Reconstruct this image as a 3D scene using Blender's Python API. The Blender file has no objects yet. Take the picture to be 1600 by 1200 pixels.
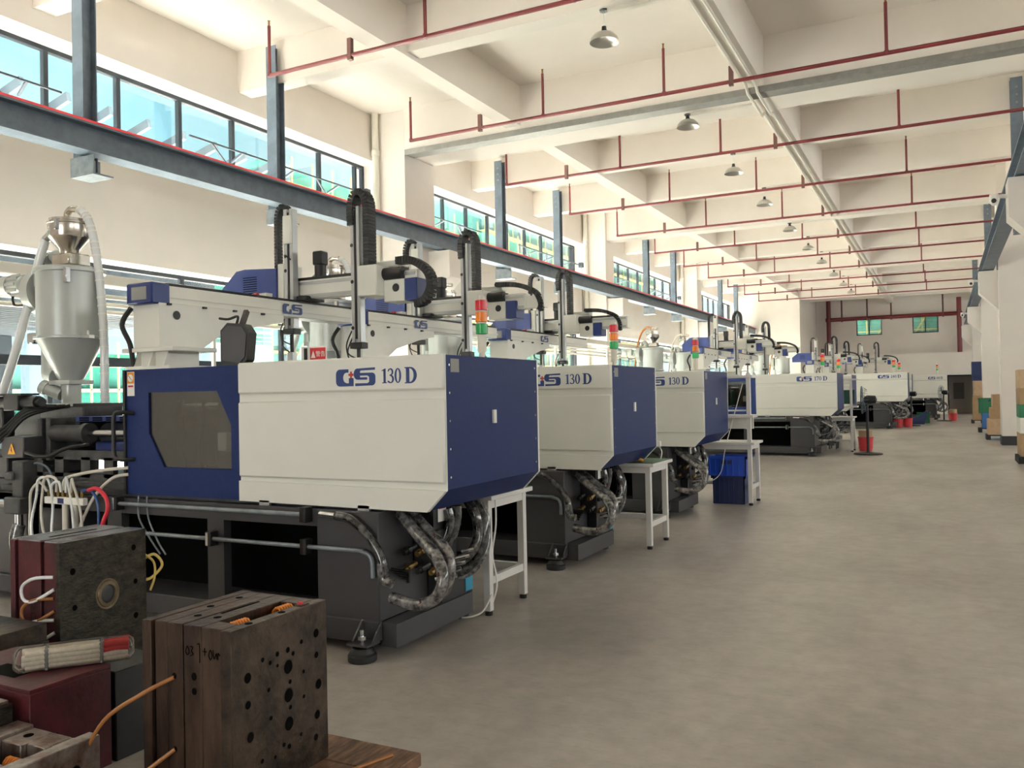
import bpy, math, random
from mathutils import Vector, Matrix
random.seed(7)
PI = math.pi
# ------------------------------------------------------------------ camera
FOC = 1319.0                                   # focal length in pixels of the 1600x1200 frame
HCAM = 1.45
sc = bpy.context.scene
COL = sc.collection
vy = Vector((673, 3, FOC)).normalized()        # hall depth direction in camera space (x right, y down, z forward)
vx = Vector((2585, -67, -FOC)); vx = (vx - vy * vx.dot(vy)).normalized()
vz = vx.cross(vy)
if vz.y > 0: vz = -vz
def w_of(c): return Vector((vx.dot(c), vy.dot(c), vz.dot(c)))
cam_d = bpy.data.cameras.new('camera'); cam = bpy.data.objects.new('camera', cam_d); COL.objects.link(cam)
cam_d.sensor_width = 36; cam_d.lens = 36 * FOC / 1600; cam_d.clip_start = .05; cam_d.clip_end = 400
rt, up, bk = w_of(Vector((1, 0, 0))), w_of(Vector((0, -1, 0))), w_of(Vector((0, 0, -1)))
cam.matrix_world = Matrix(((rt.x, up.x, bk.x, 0), (rt.y, up.y, bk.y, 0), (rt.z, up.z, bk.z, HCAM), (0, 0, 0, 1)))
sc.camera = cam
def ray(px, py): return w_of(Vector(((px - 800) / FOC, (py - 600) / FOC, 1)))
def PY(px, py, Y):                              # survey point of the photograph on the plane y = Y
    r = ray(px, py); t = Y / r.y; return Vector((r.x * t, Y, HCAM + r.z * t))
def PX(px, py, X):
    r = ray(px, py); t = X / r.x; return Vector((X, r.y * t, HCAM + r.z * t))
def PZ(px, py, Z):
    r = ray(px, py); t = (Z - HCAM) / r.z; return Vector((r.x * t, r.y * t, Z))
# ------------------------------------------------------------------ light
def S(h, k=1.0):
    h = h.lstrip('#'); o = []
    for i in (0, 2, 4):
        c = int(h[i:i + 2], 16) / 255; o.append((c / 12.92 if c <= .04045 else ((c + .055) / 1.055) ** 2.4) * k)
    return (o[0], o[1], o[2], 1)
wd = bpy.data.worlds.new('sky'); sc.world = wd; wd.use_nodes = True
nt = wd.node_tree; bg = nt.nodes['Background']
tc = nt.nodes.new('ShaderNodeTexCoord'); nz = nt.nodes.new('ShaderNodeTexNoise'); nz.inputs['Scale'].default_value = 3.2; nz.inputs['Detail'].default_value = 6
rp = nt.nodes.new('ShaderNodeValToRGB'); rp.color_ramp.elements[0].position = .42; rp.color_ramp.elements[1].position = .62
rp.color_ramp.elements[0].color = (.42, .84, .97, 1); rp.color_ramp.elements[1].color = (.86, .98, 1.0, 1)
nt.links.new(tc.outputs['Generated'], nz.inputs['Vector']); nt.links.new(nz.outputs['Fac'], rp.inputs['Fac']); nt.links.new(rp.outputs['Color'], bg.inputs['Color'])
bg.inputs['Strength'].default_value = 0.72
def sun(rot, e, ang=.02, col=(1, .895, .81)):
    l = bpy.data.lights.new('sun', 'SUN'); l.energy = e; l.angle = ang; l.color = col
    o = bpy.data.objects.new('sun', l); o.rotation_euler = rot; COL.objects.link(o); return o
sun((math.radians(-20), math.radians(-22), 0), 200.0)
def area(name, loc, rot, sx, sy, power, col=(1, .97, .92)):
    l = bpy.data.lights.new(name, 'AREA'); l.shape = 'RECTANGLE'; l.size = sx; l.size_y = sy; l.energy = power; l.color = col
    o = bpy.data.objects.new(name, l); o.location = loc; o.rotation_euler = rot; COL.objects.link(o); return o
# added fill lights with no seen source, behind the camera and along the right
area('fill_end_wall', (-3.5, -9.7, 1.8), (PI / 2, 0, 0), 5.0, 3.6, 210)
area('fill_right_side', (11.8, 20.0, 4.1), (0, PI / 2, 0), 1.8, 54.0, 900)
sc.view_settings.view_transform = 'Standard'; sc.view_settings.look = 'None'; sc.view_settings.gamma = 1; sc.view_settings.use_curve_mapping = False
sc.view_settings.exposure = 0.85
try:
    sc.cycles.diffuse_bounces = 6; sc.cycles.max_bounces = 12; sc.cycles.transparent_max_bounces = 16; sc.cycles.sample_clamp_indirect = 6
except Exception: pass
# ------------------------------------------------------------------ materials
MATS = {}
def mat(name, col, rough=.5, metal=0, var=.0, scale=4, bump=0, bscale=60, stretch=None, col2=None, coat=0, spec=.5, trans=0, emit=0, lo=.4, hi=.6, detail=5):
    m = bpy.data.materials.new(name); m.use_nodes = True; n = m.node_tree.nodes; L = m.node_tree.links
    b = n['Principled BSDF']; b.inputs['Base Color'].default_value = col; b.inputs['Roughness'].default_value = rough; b.inputs['Metallic'].default_value = metal
    b.inputs['Specular IOR Level'].default_value = spec
    if coat: b.inputs['Coat Weight'].default_value = coat
    if trans: b.inputs['Transmission Weight'].default_value = trans
    if emit: b.inputs['Emission Color'].default_value = col; b.inputs['Emission Strength'].default_value = emit
    if var or col2 or bump:
        t = n.new('ShaderNodeTexCoord'); mp = n.new('ShaderNodeMapping'); L.new(t.outputs['Object'], mp.inputs['Vector'])
        if stretch: mp.inputs['Scale'].default_value = stretch
    if var or col2:
        z = n.new('ShaderNodeTexNoise'); z.inputs['Scale'].default_value = scale; z.inputs['Detail'].default_value = detail; z.inputs['Roughness'].default_value = .62
        L.new(mp.outputs['Vector'], z.inputs['Vector'])
        r = n.new('ShaderNodeValToRGB'); c2 = col2 or tuple(c * (1 - var) for c in col[:3]) + (1,)
        r.color_ramp.elements[0].color = c2; r.color_ramp.elements[1].color = col; r.color_ramp.elements[0].position = lo; r.color_ramp.elements[1].position = hi
        L.new(z.outputs['Fac'], r.inputs['Fac']); L.new(r.outputs['Color'], b.inputs['Base Color'])
    if bump:
        z2 = n.new('ShaderNodeTexNoise'); z2.inputs['Scale'].default_value = bscale; z2.inputs['Detail'].default_value = 4; L.new(mp.outputs['Vector'], z2.inputs['Vector'])
        bp = n.new('ShaderNodeBump'); bp.inputs['Strength'].default_value = bump; bp.inputs['Distance'].default_value = .02
        L.new(z2.outputs['Fac'], bp.inputs['Height']); L.new(bp.outputs['Normal'], b.inputs['Normal'])
    MATS[name] = m; return m
def glassmat(name, tint, refl=.06, rough=.03, fk=.9):
    m = bpy.data.materials.new(name); m.use_nodes = True; n = m.node_tree.nodes; L = m.node_tree.links; n.clear()
    o = n.new('ShaderNodeOutputMaterial'); mx = n.new('ShaderNodeMixShader'); t = n.new('ShaderNodeBsdfTransparent'); g = n.new('ShaderNodeBsdfGlossy')
    t.inputs['Color'].default_value = tint; g.inputs['Roughness'].default_value = rough
    fr = n.new('ShaderNodeFresnel'); fr.inputs['IOR'].default_value = 1.45; ad = n.new('ShaderNodeMath'); ad.operation = 'MULTIPLY_ADD'; ad.inputs[1].default_value = fk; ad.inputs[2].default_value = refl
    L.new(fr.outputs[0], ad.inputs[0]); L.new(ad.outputs[0], mx.inputs[0]); L.new(t.outputs[0], mx.inputs[1]); L.new(g.outputs[0], mx.inputs[2]); L.new(mx.outputs[0], o.inputs[0])
    MATS[name] = m; return m
mat('plaster', S('#E8E1DA'), .85, var=.05, scale=.7, bump=.05, bscale=30)
mat('plaster_ceiling', S('#F0E9E1'), .88, var=.05, scale=.5, bump=.05, bscale=20)
mat('skirt_black', S('#2B2B2C'), .6)
mat('frame_dark', S('#23282E'), .5, var=.1, spec=.15)
mat('rod_dark', S('#3A4047'), .5, spec=.15)
mat('steel_grey', S('#626E7B'), .5, .2, var=.2, scale=6)
mat('steel_galv', S('#8C949A'), .45, .5, var=.25, scale=9)
mat('rail_red', S('#D9343F'), .45)
mat('sprinkler_red', S('#651A1E'), .4, var=.15)
mat('hanger_brown', S('#54302A'), .55)
mat('joint_grey', S('#8C8B87'), .5, .3, var=.15, scale=10)
mat('pipe_white', S('#DAD5CA'), .45)
mat('panel_white', S('#E4E4DD'), .38, var=.03, scale=2, spec=.4)
mat('panel_blue', S('#1D2E60'), .45, var=.12, scale=40, bump=.08, bscale=220, spec=.16)
mat('logo_blue', S('#243C77'), .4)
mat('logo_red', S('#B03A34'), .4)
mat('base_grey', S('#403F42'), .42, var=.1, scale=3)
mat('black_part', S('#1E1E20'), .45, var=.3, scale=12)
mat('black_rubber', S('#161617'), .55)
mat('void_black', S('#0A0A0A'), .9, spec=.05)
mat('cast_grey', S('#4A4A4C'), .5, .3, var=.3, scale=10, bump=.1)
mat('chrome', S('#C9CACB'), .16, 1)
mat('stainless', S('#C4BDB3'), .2, 1, var=.08, scale=20)
mat('alu', S('#B9BBBC'), .35, .8)
mat('robot_white', S('#E3E2DA'), .4, var=.03)
mat('robot_blue', S('#172D6A'), .38)
mat('hopper_grey', S('#B4B8B5'), .3, .15, var=.04, scale=3)
mat('clear_hose', S('#E2E5E6'), .2, spec=.8)
mat('film_hose', S('#9A9896'), .16, .15, col2=S('#3A393A'), scale=22, stretch=(1, 1, 1), coat=.6, lo=.38, hi=.66)
mat('film_dark', S('#6A6868'), .16, .1, col2=S('#161617'), scale=26, coat=.6, lo=.42, hi=.75)
mat('white_hose', S('#CFCBC0'), .5)
mat('red_hose', S('#C4273A'), .4)
mat('blue_hose', S('#2C4E8E'), .4)
mat('yellow_hose', S('#C8AE62'), .45)
mat('orange_hose', S('#94602F'), .45)
mat('brass', S('#7A6238'), .35, .8)
mat('warn_yellow', S('#E9A828'), .5)
mat('warn_orange', S('#D88A2A'), .5)
mat('warn_red', S('#C02E36'), .45)
mat('paper_white', S('#E8E6E0'), .6)
mat('lamp_red', S('#C41E2C'), .25); mat('lamp_orange', S('#E07A1E'), .25); mat('lamp_green', S('#1E9A52'), .25); mat('lamp_body', S('#D2CDC2'), .35)
mat('bench_white', S('#D9D7D4'), .42)
mat('bench_green', S('#3D6650'), .55)
mat('board_green', S('#1F5142'), .5, var=.15, scale=6)
mat('crate_blue', S('#1F4FC4'), .4)
mat('crate_navy', S('#22305F'), .45)
mat('crate_teal', S('#2A8FB0'), .45)
mat('carton', S('#A88C6B'), .75, var=.12, scale=8)
mat('carton_pale', S('#BFA486'), .75, var=.12, scale=8)
mat('bin_green', S('#22704E'), .5); mat('bin_blue', S('#3570B5'), .5); mat('bucket_red', S('#C0363C'), .4); mat('bucket_inner', S('#A8926E'), .6)
mat('pallet_black', S('#242322'), .7)
mat('lamp_shade', S('#B9B6B0'), .28, .75)
mat('cam_white', S('#E4E2DE'), .35)
mat('mold_rust', S('#524438'), .42, .5, col2=S('#1B1715'), scale=7, bump=.25, bscale=30, lo=.36, hi=.68, detail=9)
mat('mold_dark', S('#4A4438'), .5, .45, col2=S('#211F1B'), scale=16, bump=.3, bscale=45, stretch=(1, 1.0, 2.2), lo=.35, hi=.72, detail=10)
mat('mold_brown', S('#58463A'), .38, .55, col2=S('#211514'), scale=5, bump=.2, bscale=30, stretch=(1, 1, .35), lo=.34, hi=.66, detail=9)
mat('mold_maroon', S('#561620'), .5, .1, col2=S('#280C13'), scale=5, bump=.1, bscale=30, lo=.3, hi=.65)
mat('mold_steel', S('#A9A29C'), .34, .75, col2=S('#6B5248'), scale=9, bump=.1, lo=.36, hi=.6)
mat('ground_steel', S('#D2D4DA'), .26, .9, col2=S('#8E8580'), scale=7, lo=.3, hi=.5)
mat('porch_grey', (.016, .020, .025, 1), .8, var=.3, scale=2, spec=.02); mat('net_low', (.014, .075, .062, 1), .9, col2=(.035, .095, .09, 1), scale=.35, spec=.02)
mat('ring_bronze', S('#7B6B52'), .4, .5, var=.3, scale=20)
mat('spring_orange', S('#D9822A'), .35)
mat('wood_brown', S('#7A5C45'), .65, col2=S('#43301F'), scale=6, stretch=(6, 1, 1), bump=.2)
mat('sling_cream', S('#F3EBD8'), .85, var=.12, scale=60, bump=.2, bscale=200)
mat('sling_red', S('#C62B30'), .8, var=.15, scale=60)
glassmat('glass_window', (.88, .96, .97, 1), .02, .03, .3)
glassmat('glass_door', (.66, .66, .64, 1), .05, .05, .35)
glassmat('plastic_bag', (.96, .96, .97, 1), .02, .12)
glassmat('clear_plate', (.9, .9, .9, 1), .05)
mat('net_green', (.016, .095, .078, 1), .9, col2=(.055, .14, .135, 1), scale=.35, lo=.42, hi=.58, spec=.02)
mat('net_pale', (.06, .12, .125, 1), .9, col2=(.018, .10, .085, 1), scale=.3, lo=.4, hi=.6, spec=.02)
mat('scaffold', (.20, .19, .09, 1), .5, spec=.02)
mat('concrete_out', (.085, .12, .155, 1), .8, var=.1, scale=.4, spec=.02)
mat('roof_metal', (.07, .09, .11, 1), .7, 0, var=.25, scale=3, spec=.02)
mat('yard', S('#CDC6BE'), .9, var=.1, scale=.3, spec=.02)
mat('glove_orange', S('#D79A2E'), .8)
mat('dark_room', S('#55524E'), .9)
mat('poster', S('#8F8F8C'), .7)
def floor_mat():
    m = bpy.data.materials.new('concrete_floor'); m.use_nodes = True; n = m.node_tree.nodes; L = m.node_tree.links; b = n['Principled BSDF']
    t = n.new('ShaderNodeTexCoord')
    def noise(s, d=6, st=(1, 1, 1)):
        mp = n.new('ShaderNodeMapping'); mp.inputs['Scale'].default_value = st; z = n.new('ShaderNodeTexNoise'); z.inputs['Scale'].default_value = s; z.inputs['Detail'].default_value = d
        z.inputs['Roughness'].default_value = .65; L.new(t.outputs['Object'], mp.inputs[0]); L.new(mp.outputs[0], z.inputs['Vector']); return z
    def ramp(z, stops):
        r = n.new('ShaderNodeValToRGB'); e = r.color_ramp.elements
        while len(e) < len(stops): e.new(.5)
        for i, (p, c) in enumerate(stops): e[i].position = p; e[i].color = c
        L.new(z.outputs['Fac'], r.inputs['Fac']); return r
    a = ramp(noise(.55, 9, (1, .55, 1)), [(.32, S('#918C86')), (.5, S('#ABA59E')), (.68, S('#BCB6AF'))])
    c = ramp(noise(7, 8), [(.3, (.78, .77, .76, 1)), (.62, (1.05, 1.05, 1.05, 1))])
    mx = n.new('ShaderNodeMix'); mx.data_type = 'RGBA'; mx.blend_type = 'MULTIPLY'; mx.inputs[0].default_value = .85
    L.new(a.outputs[0], mx.inputs[6]); L.new(c.outputs[0], mx.inputs[7])
    d = ramp(noise(9, 5, (1, 4, 1)), [(.28, (.74, .73, .72, 1)), (.46, (1, 1, 1, 1))])
    mx2 = n.new('ShaderNodeMix'); mx2.data_type = 'RGBA'; mx2.blend_type = 'MULTIPLY'; mx2.inputs[0].default_value = .6
    L.new(mx.outputs[2], mx2.inputs[6]); L.new(d.outputs[0], mx2.inputs[7]); L.new(mx2.outputs[2], b.inputs['Base Color'])
    r = ramp(noise(1.6, 6, (1, .6, 1)), [(.35, (.295, .295, .295, 1)), (.65, (.38, .38, .38, 1))]); L.new(r.outputs[0], b.inputs['Roughness'])
    bp = n.new('ShaderNodeBump'); bp.inputs['Strength'].default_value = .06; bp.inputs['Distance'].default_value = .01; L.new(noise(35, 4).outputs['Fac'], bp.inputs['Height']); L.new(bp.outputs[0], b.inputs['Normal'])
    MATS['concrete_floor'] = m
floor_mat()
# ------------------------------------------------------------------ mesh helpers
def catmull(pts, k=6):
    P = [Vector(p) for p in pts]
    if len(P) < 3 or k < 2: return P
    out = []
    for i in range(len(P) - 1):
        p0, p1, p2, p3 = P[max(i - 1, 0)], P[i], P[i + 1], P[min(i + 2, len(P) - 1)]
        for j in range(k):
            t = j / k
            out.append(.5 * ((2 * p1) + (p2 - p0) * t + (2 * p0 - 5 * p1 + 4 * p2 - p3) * t * t + (3 * p1 - p0 - 3 * p2 + p3) * t ** 3))
    out.append(P[-1]); return out
class MB:
    def __init__(s): s.v = []; s.f = []
    def _add(s, vs, fs):
        o = len(s.v); s.v += [tuple(x) for x in vs]; s.f += [tuple(i + o for i in f) for f in fs]; return s
    def box(s, x0, x1, y0, y1, z0, z1, b=0):
        if x1 < x0: x0, x1 = x1, x0
        if y1 < y0: y0, y1 = y1, y0
        if z1 < z0: z0, z1 = z1, z0
        if b <= 0:
            return s._add([(x0, y0, z0), (x1, y0, z0), (x1, y1, z0), (x0, y1, z0), (x0, y0, z1), (x1, y0, z1), (x1, y1, z1), (x0, y1, z1)],
                          [(3, 2, 1, 0), (4, 5, 6, 7), (0, 1, 5, 4), (1, 2, 6, 5), (2, 3, 7, 6), (3, 0, 4, 7)])
        vs = []; ix = {}
        for cx in (0, 1):
            for cy in (0, 1):
                for cz in (0, 1):
                    X, Y, Z = (x0, x1)[cx], (y0, y1)[cy], (z0, z1)[cz]; sx, sy, sz = b * (1 - 2 * cx), b * (1 - 2 * cy), b * (1 - 2 * cz)
                    for a, p in enumerate(((X, Y + sy, Z + sz), (X + sx, Y, Z + sz), (X + sx, Y + sy, Z))): ix[cx, cy, cz, a] = len(vs); vs.append(p)
        I = lambda *k: ix[k]; fs = []; main = []
        for c in (0, 1):
            for a, (g) in enumerate((lambda u, w: (c, u, w), lambda u, w: (u, c, w), lambda u, w: (u, w, c))):
                q = [ix[g(u, w) + (a,)] for u, w in ((0, 0), (1, 0), (1, 1), (0, 1))]
                main.append(q)
        ctr = Vector(((x0 + x1) / 2, (y0 + y1) / 2, (z0 + z1) / 2))
        def put(q):
            p = [Vector(vs[i]) for i in q]; nn = (p[1] - p[0]).cross(p[2] - p[0])
            fs.append(q if nn.dot(sum(p, Vector()) / len(p) - ctr) > 0 else q[::-1])
        for q in main: put(q)
        for u in (0, 1):
            for w in (0, 1):
                put([I(u, w, 0, 0), I(u, w, 0, 1), I(u, w, 1, 1), I(u, w, 1, 0)])
                put([I(u, 0, w, 0), I(u, 0, w, 2), I(u, 1, w, 2), I(u, 1, w, 0)])
                put([I(0, u, w, 1), I(0, u, w, 2), I(1, u, w, 2), I(1, u, w, 1)])
                for c in (0, 1): put([I(u, w, c, 0), I(u, w, c, 1), I(u, w, c, 2)])
        return s._add(vs, fs)
    def cyl(s, p, q, r, r2=None, n=14, caps=True):
        return s.tube([p, q], r, n, 1, caps, r2)
    def tube(s, pts, r, n=8, k=6, caps=True, r2=None):
        P = catmull(pts, k) if k > 1 else [Vector(p) for p in pts]
        vs = []; fs = []; m = len(P)
        T = [(P[min(i + 1, m - 1)] - P[max(i - 1, 0)]).normalized() for i in range(m)]
        u = T[0].orthogonal().normalized()
        for i in range(m):
            u = (u - T[i] * u.dot(T[i])).normalized(); w = T[i].cross(u); rr = r if r2 is None else r + (r2 - r) * i / (m - 1)
            for j in range(n):
                a = 2 * PI * j / n; vs.append(P[i] + (u * math.cos(a) + w * math.sin(a)) * rr)
        for i in range(m - 1):
            for j in range(n): fs.append((i * n + j, i * n + (j + 1) % n, (i + 1) * n + (j + 1) % n, (i + 1) * n + j))
        if caps: fs += [tuple(range(n))[::-1], tuple(range((m - 1) * n, m * n))]
        return s._add(vs, fs)
    def lathe(s, prof, c=(0, 0, 0), n=24, axis='z'):
        vs = []; fs = []; m = len(prof); c = Vector(c)
        for r, z in prof:
            for j in range(n):
                a = 2 * PI * j / n; x, y = r * math.cos(a), r * math.sin(a)
                vs.append(c + Vector({'z': (x, y, z), 'x': (z, x, y), 'y': (y, z, x)}[axis]))
        for i in range(m - 1):
            for j in range(n): fs.append((i * n + j, i * n + (j + 1) % n, (i + 1) * n + (j + 1) % n, (i + 1) * n + j))
        fs += [tuple(range(n))[::-1], tuple(range((m - 1) * n, m * n))]
        return s._add(vs, fs)
    def prism(s, poly, axis, a, b):
        if axis == 'y': g = lambda u, w, t: (u, t, w)
        elif axis == 'x': g = lambda u, w, t: (t, u, w)
        else: g = lambda u, w, t: (u, w, t)
        ar = sum(poly[i][0] * poly[(i + 1) % len(poly)][1] - poly[(i + 1) % len(poly)][0] * poly[i][1] for i in range(len(poly)))
        if (ar < 0) != (axis == 'y'): poly = poly[::-1]
        if a > b: a, b = b, a
        n = len(poly); vs = [g(u, w, a) for u, w in poly] + [g(u, w, b) for u, w in poly]
        fs = [tuple(range(n))[::-1], tuple(range(n, 2 * n))] + [(i, (i + 1) % n, n + (i + 1) % n, n + i) for i in range(n)]
        return s._add(vs, fs)
    def bar(s, p, q, w, h=None):                # square bar between two points
        p, q = Vector(p), Vector(q); d = (q - p).normalized(); h = h or w
        u = d.cross(Vector((0, 0, 1))); u = u.normalized() if u.length > 1e-4 else Vector((1, 0, 0)); v = d.cross(u)
        vs = [e + u * (sx * w / 2) + v * (sy * h / 2) for e in (p, q) for sx, sy in ((-1, -1), (1, -1), (1, 1), (-1, 1))]
        return s._add(vs, [(0, 3, 2, 1), (4, 5, 6, 7), (0, 1, 5, 4), (1, 2, 6, 5), (2, 3, 7, 6), (3, 0, 4, 7)])
    def shift(s, d): s.v = [tuple(Vector(x) + Vector(d)) for x in s.v]; return s
    def mesh(s, name, m):
        me = bpy.data.meshes.new(name); me.from_pydata(s.v, [], s.f); me.materials.append(MATS[m])
        me.shade_smooth(); me.set_sharp_from_angle(angle=math.radians(38)); me.update(); return me
    def build(s, name, m, parent=None, loc=None, rot=None, label=None, kind=None):
        return link(name, s.mesh(name, m), parent, loc, rot, label, kind)
def link(name, data, parent=None, loc=None, rot=None, label=None, kind=None):
    o = bpy.data.objects.new(name, data); COL.objects.link(o)
    if parent is not None: o.parent = parent
    if loc is not None: o.location = loc
    if rot is not None: o.rotation_euler = rot
    if label: o['label'] = label
    if kind: o['kind'] = kind
    return o
def tag(o, label, cat, group=None):
    o['label'] = label; o['category'] = cat
    if group: o['group'] = group
    return o
def thing(name, label, cat, loc=(0, 0, 0), rz=0, group=None, scale=None):
    o = link(name, None, None, loc, (0, 0, rz)); o.empty_display_size = .2
    if scale: o.scale = scale
    return tag(o, label, cat, group)
def struct(name, mb, m, parent=None):
    return mb.build(name, m, parent, kind='structure' if parent is None else None)
def copy_tree(o, parent=None):
    c = o.copy(); COL.objects.link(c)
    if parent is not None: c.parent = parent
    for ch in list(o.children): copy_tree(ch, c)
    return c
def outline(name, polys, depth, m, parent, mtx, holes=()):
    """flat lettering: closed outlines (with holes) filled and given a little thickness"""
    cu = bpy.data.curves.new(name, 'CURVE'); cu.dimensions = '2D'; cu.fill_mode = 'BOTH'; cu.extrude = depth
    for pl in polys:
        sp = cu.splines.new('POLY'); sp.points.add(len(pl) - 1); sp.use_cyclic_u = True
        for i, (x, y) in enumerate(pl): sp.points[i].co = (x, y, 0, 1)
    tmp = bpy.data.objects.new('tmp', cu); me = bpy.data.meshes.new_from_object(tmp)
    bpy.data.objects.remove(tmp); bpy.data.curves.remove(cu)
    me.materials.clear(); me.materials.append(MATS[m]); me.name = name
    o = link(name, me, parent); o.matrix_local = mtx; return o
def text_obj(name, body, size, m, parent, mtx, depth=.0008):
    cu = bpy.data.curves.new(name, 'FONT'); cu.body = body; cu.size = size; cu.extrude = depth
    tmp = bpy.data.objects.new('tmp', cu); me = bpy.data.meshes.new_from_object(tmp); bpy.data.objects.remove(tmp); bpy.data.curves.remove(cu)
    me.materials.clear(); me.materials.append(MATS[m]); o = link(name, me, parent); o.matrix_local = mtx; return o
def on_front(x, y, z, k=1): return Matrix(((k, 0, 0, x), (0, 0, -k, y), (0, k, 0, z), (0, 0, 0, 1)))      # faces -Y
def on_right(x, y, z, k=1): return Matrix(((0, 0, k, x), (k, 0, 0, y), (0, k, 0, z), (0, 0, 0, 1)))       # faces +X
ORD = ['nearest', 'second', 'third', 'fourth', 'fifth', 'sixth', 'seventh', 'eighth', 'ninth', 'tenth', 'eleventh', 'twelfth']
#MARK_STRUCTURE
# ------------------------------------------------------------------ hall
Y0, Y1 = -10.0, 50.5
XW, XG, XO = -9.45, -9.85, -10.0                # inner wall face, glass plane, outer face
ZS = 6.75                                        # slab underside
YN = [2.57 + 10.4 * k for k in range(-1, 5)]     # near faces of the column rows: -7.83 2.57 12.97 23.37 33.77 44.17
struct('floor', MB().box(-10.0, 12, Y0, 60, -.2, 0), 'concrete_floor')
struct('ceiling', MB().box(-10.0, 12, Y0, 60, ZS, ZS + .2), 'plaster_ceiling')
WIN = [(YN[k] + .75, min(YN[k + 1] + .18, 50)) for k in range(5)]
ZL0, ZL1, ZU0, ZU1 = .25, 3.27, 4.6, 5.88
w = MB()
for z0, z1 in ((0, ZL0), (ZL1, ZU0), (ZU1, ZS)): w.box(XO, XW, Y0, Y1, z0, z1)
edges = [Y0] + [e for a in WIN for e in a] + [Y1]
for i in range(0, len(edges), 2):
    for z0, z1 in ((ZL0, ZL1), (ZU0, ZU1)): w.box(XO, XW, edges[i], edges[i + 1], z0, z1)
w.box(XO, XW, WIN[0][0], WIN[0][1], ZL0, ZL1)  # unseen bay walled up to keep bright reflections off the front door
struct('wall_left', w, 'plaster')
struct('baseboard_left', MB().box(XW, XW + .015, Y0, Y1, 0, .12), 'skirt_black')
# right wall of the next bay, end wall behind the camera, openings in both added for light, far walls
w = MB()
for z0, z1 in ((0, 3.2), (5.0, ZS)): w.box(12, 12.2, Y0, 60, z0, z1)
struct('wall_right', w, 'plaster')
w = MB().box(-10, -6, Y0 - .2, Y0, 0, ZS).box(-1, 12, Y0 - .2, Y0, 0, ZS).box(-6, -1, Y0 - .2, Y0, 3.6, ZS); struct('wall_back', w, 'plaster')
w = MB(); FW = [(-4.2, -2.9), (-1.38, -.13)]; zf0, zf1 = 4.33, 5.28
w.box(-10, 12, Y1, Y1 + .25, 0, zf0).box(-10, 12, Y1, Y1 + .25, zf1, ZS); e = [-10] + [a for b in FW for a in b] + [12]
for i in range(0, len(e), 2): w.box(e[i], e[i + 1], Y1, Y1 + .25, zf0, zf1)
struct('wall_far', w, 'plaster')
w = MB().box(-6.3, .22, 48.4, 48.6, 0, 3.15).box(.22, 1.4, 48.4, 48.6, 2.0, 3.15).box(1.4, 12, 48.4, 48.6, 0, 3.15); w.box(-6.3, 12, 48.6, 50.5, 3.05, 3.15); struct('wall_partition', w, 'plaster')  # last box is a roof added over the room to darken it
struct('wall_block', MB().box(XW, -6.3, 44.2, Y1, 0, ZS), 'plaster')
for k in range(6):                               # columns and their corbels
    y = YN[k]; wd2 = 1.0 if k == 2 else .7
    if k < 5:
        c = struct('column', MB().box(XW - .1, -8.75, y, y + wd2, 0, ZS), 'plaster'); c['label'] = 'plastered column by the window wall'
        cy = y + .75 if k == 2 else y + .1
        if k > 0:
            MB().prism([(-8.76, 3.3), (-8.76, 4.22), (-8.28, 4.22), (-8.28, 3.72)], 'y', cy + .0, cy + .5).build('corbel', 'plaster', c)
    c = struct('column', MB().box(1.25, 1.95, y, y + .7, 0, ZS), 'plaster'); c['label'] = 'plastered column at the right of the aisle'
    MB().prism([(1.26, 3.25), (1.26, 4.22), (.84, 4.22), (.84, 3.7)], 'y', y + .1, y + .6).build('corbel', 'plaster', c)
    MB().box(1.235, 1.96, y - .012, y + .712, 0, .22).build('skirting', 'skirt_black', c)
# ceiling beams
for k in range(6):
    y = YN[k] - (0 if k else 0)
    hw = (.006, .994) if k == 2 else (.12, .58)
    struct('ceiling_beam', MB().box(-8.8, 12, y + hw[0], y + hw[1], 5.93, ZS + .01), 'plaster_ceiling')
    for d in (3.86, 7.11):
        if y + d < Y1: struct('ceiling_beam', MB().box(XW - .1, 12, y + d - .14, y + d + .14, 6.12, ZS + .01), 'plaster_ceiling')
for x, zb in ((-6.5, 6.06), (-2.42, 6.0), (1.6, 5.93), (6.8, 6.05)):
    struct('ceiling_beam', MB().box(x - .14, x + .14, Y0, Y1, zb, ZS + .008), 'plaster_ceiling')
struct('trim_1', MB().box(-8.74, 12, YN[2] - .012, YN[2] + .02, 5.90, 6.0).box(-8.74, 12, YN[2], YN[2] + .3, 5.915, 5.932), 'joint_grey')
# ------------------------------------------------------------------ windows
wn = 0
def window(y0, y1, z0, z1, ms, transoms=()):
    global wn; wn += 1
    f = MB(); t = .055
    f.box(XG - .04, XG + .04, y0, y1, z1 - t, z1).box(XG - .04, XG + .04, y0, y1, z0, z0 + t).box(XG - .04, XG + .04, y0, y0 + t, z0 + t, z1 - t).box(XG - .04, XG + .04, y1 - t, y1, z0 + t, z1 - t)
    o = struct('window_%d' % wn, f, 'frame_dark')
    zz = [z0 + t] + list(transoms) + [z1 - t]
    mm = MB().box(-.035, .035, -.03, .03, z0 + t, z1 - t).mesh('mullion', 'frame_dark')
    for m in ms: link('mullion', mm, o, (XG, m, 0))
    for tz in transoms: MB().box(XG - .045, XG + .045, y0 + t, y1 - t, tz - .06, tz + .06).build('transom', 'frame_dark', o)
    e = [y0 + t] + list(ms) + [y1 - t]
    for i in range(len(e) - 1):
        for j in range(len(zz) - 1):
            MB().box(XG - .004, XG + .004, e[i] + .028, e[i + 1] - .028, zz[j] + .003, zz[j + 1] - .003).build('pane', 'glass_window', o)
    return o
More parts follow.
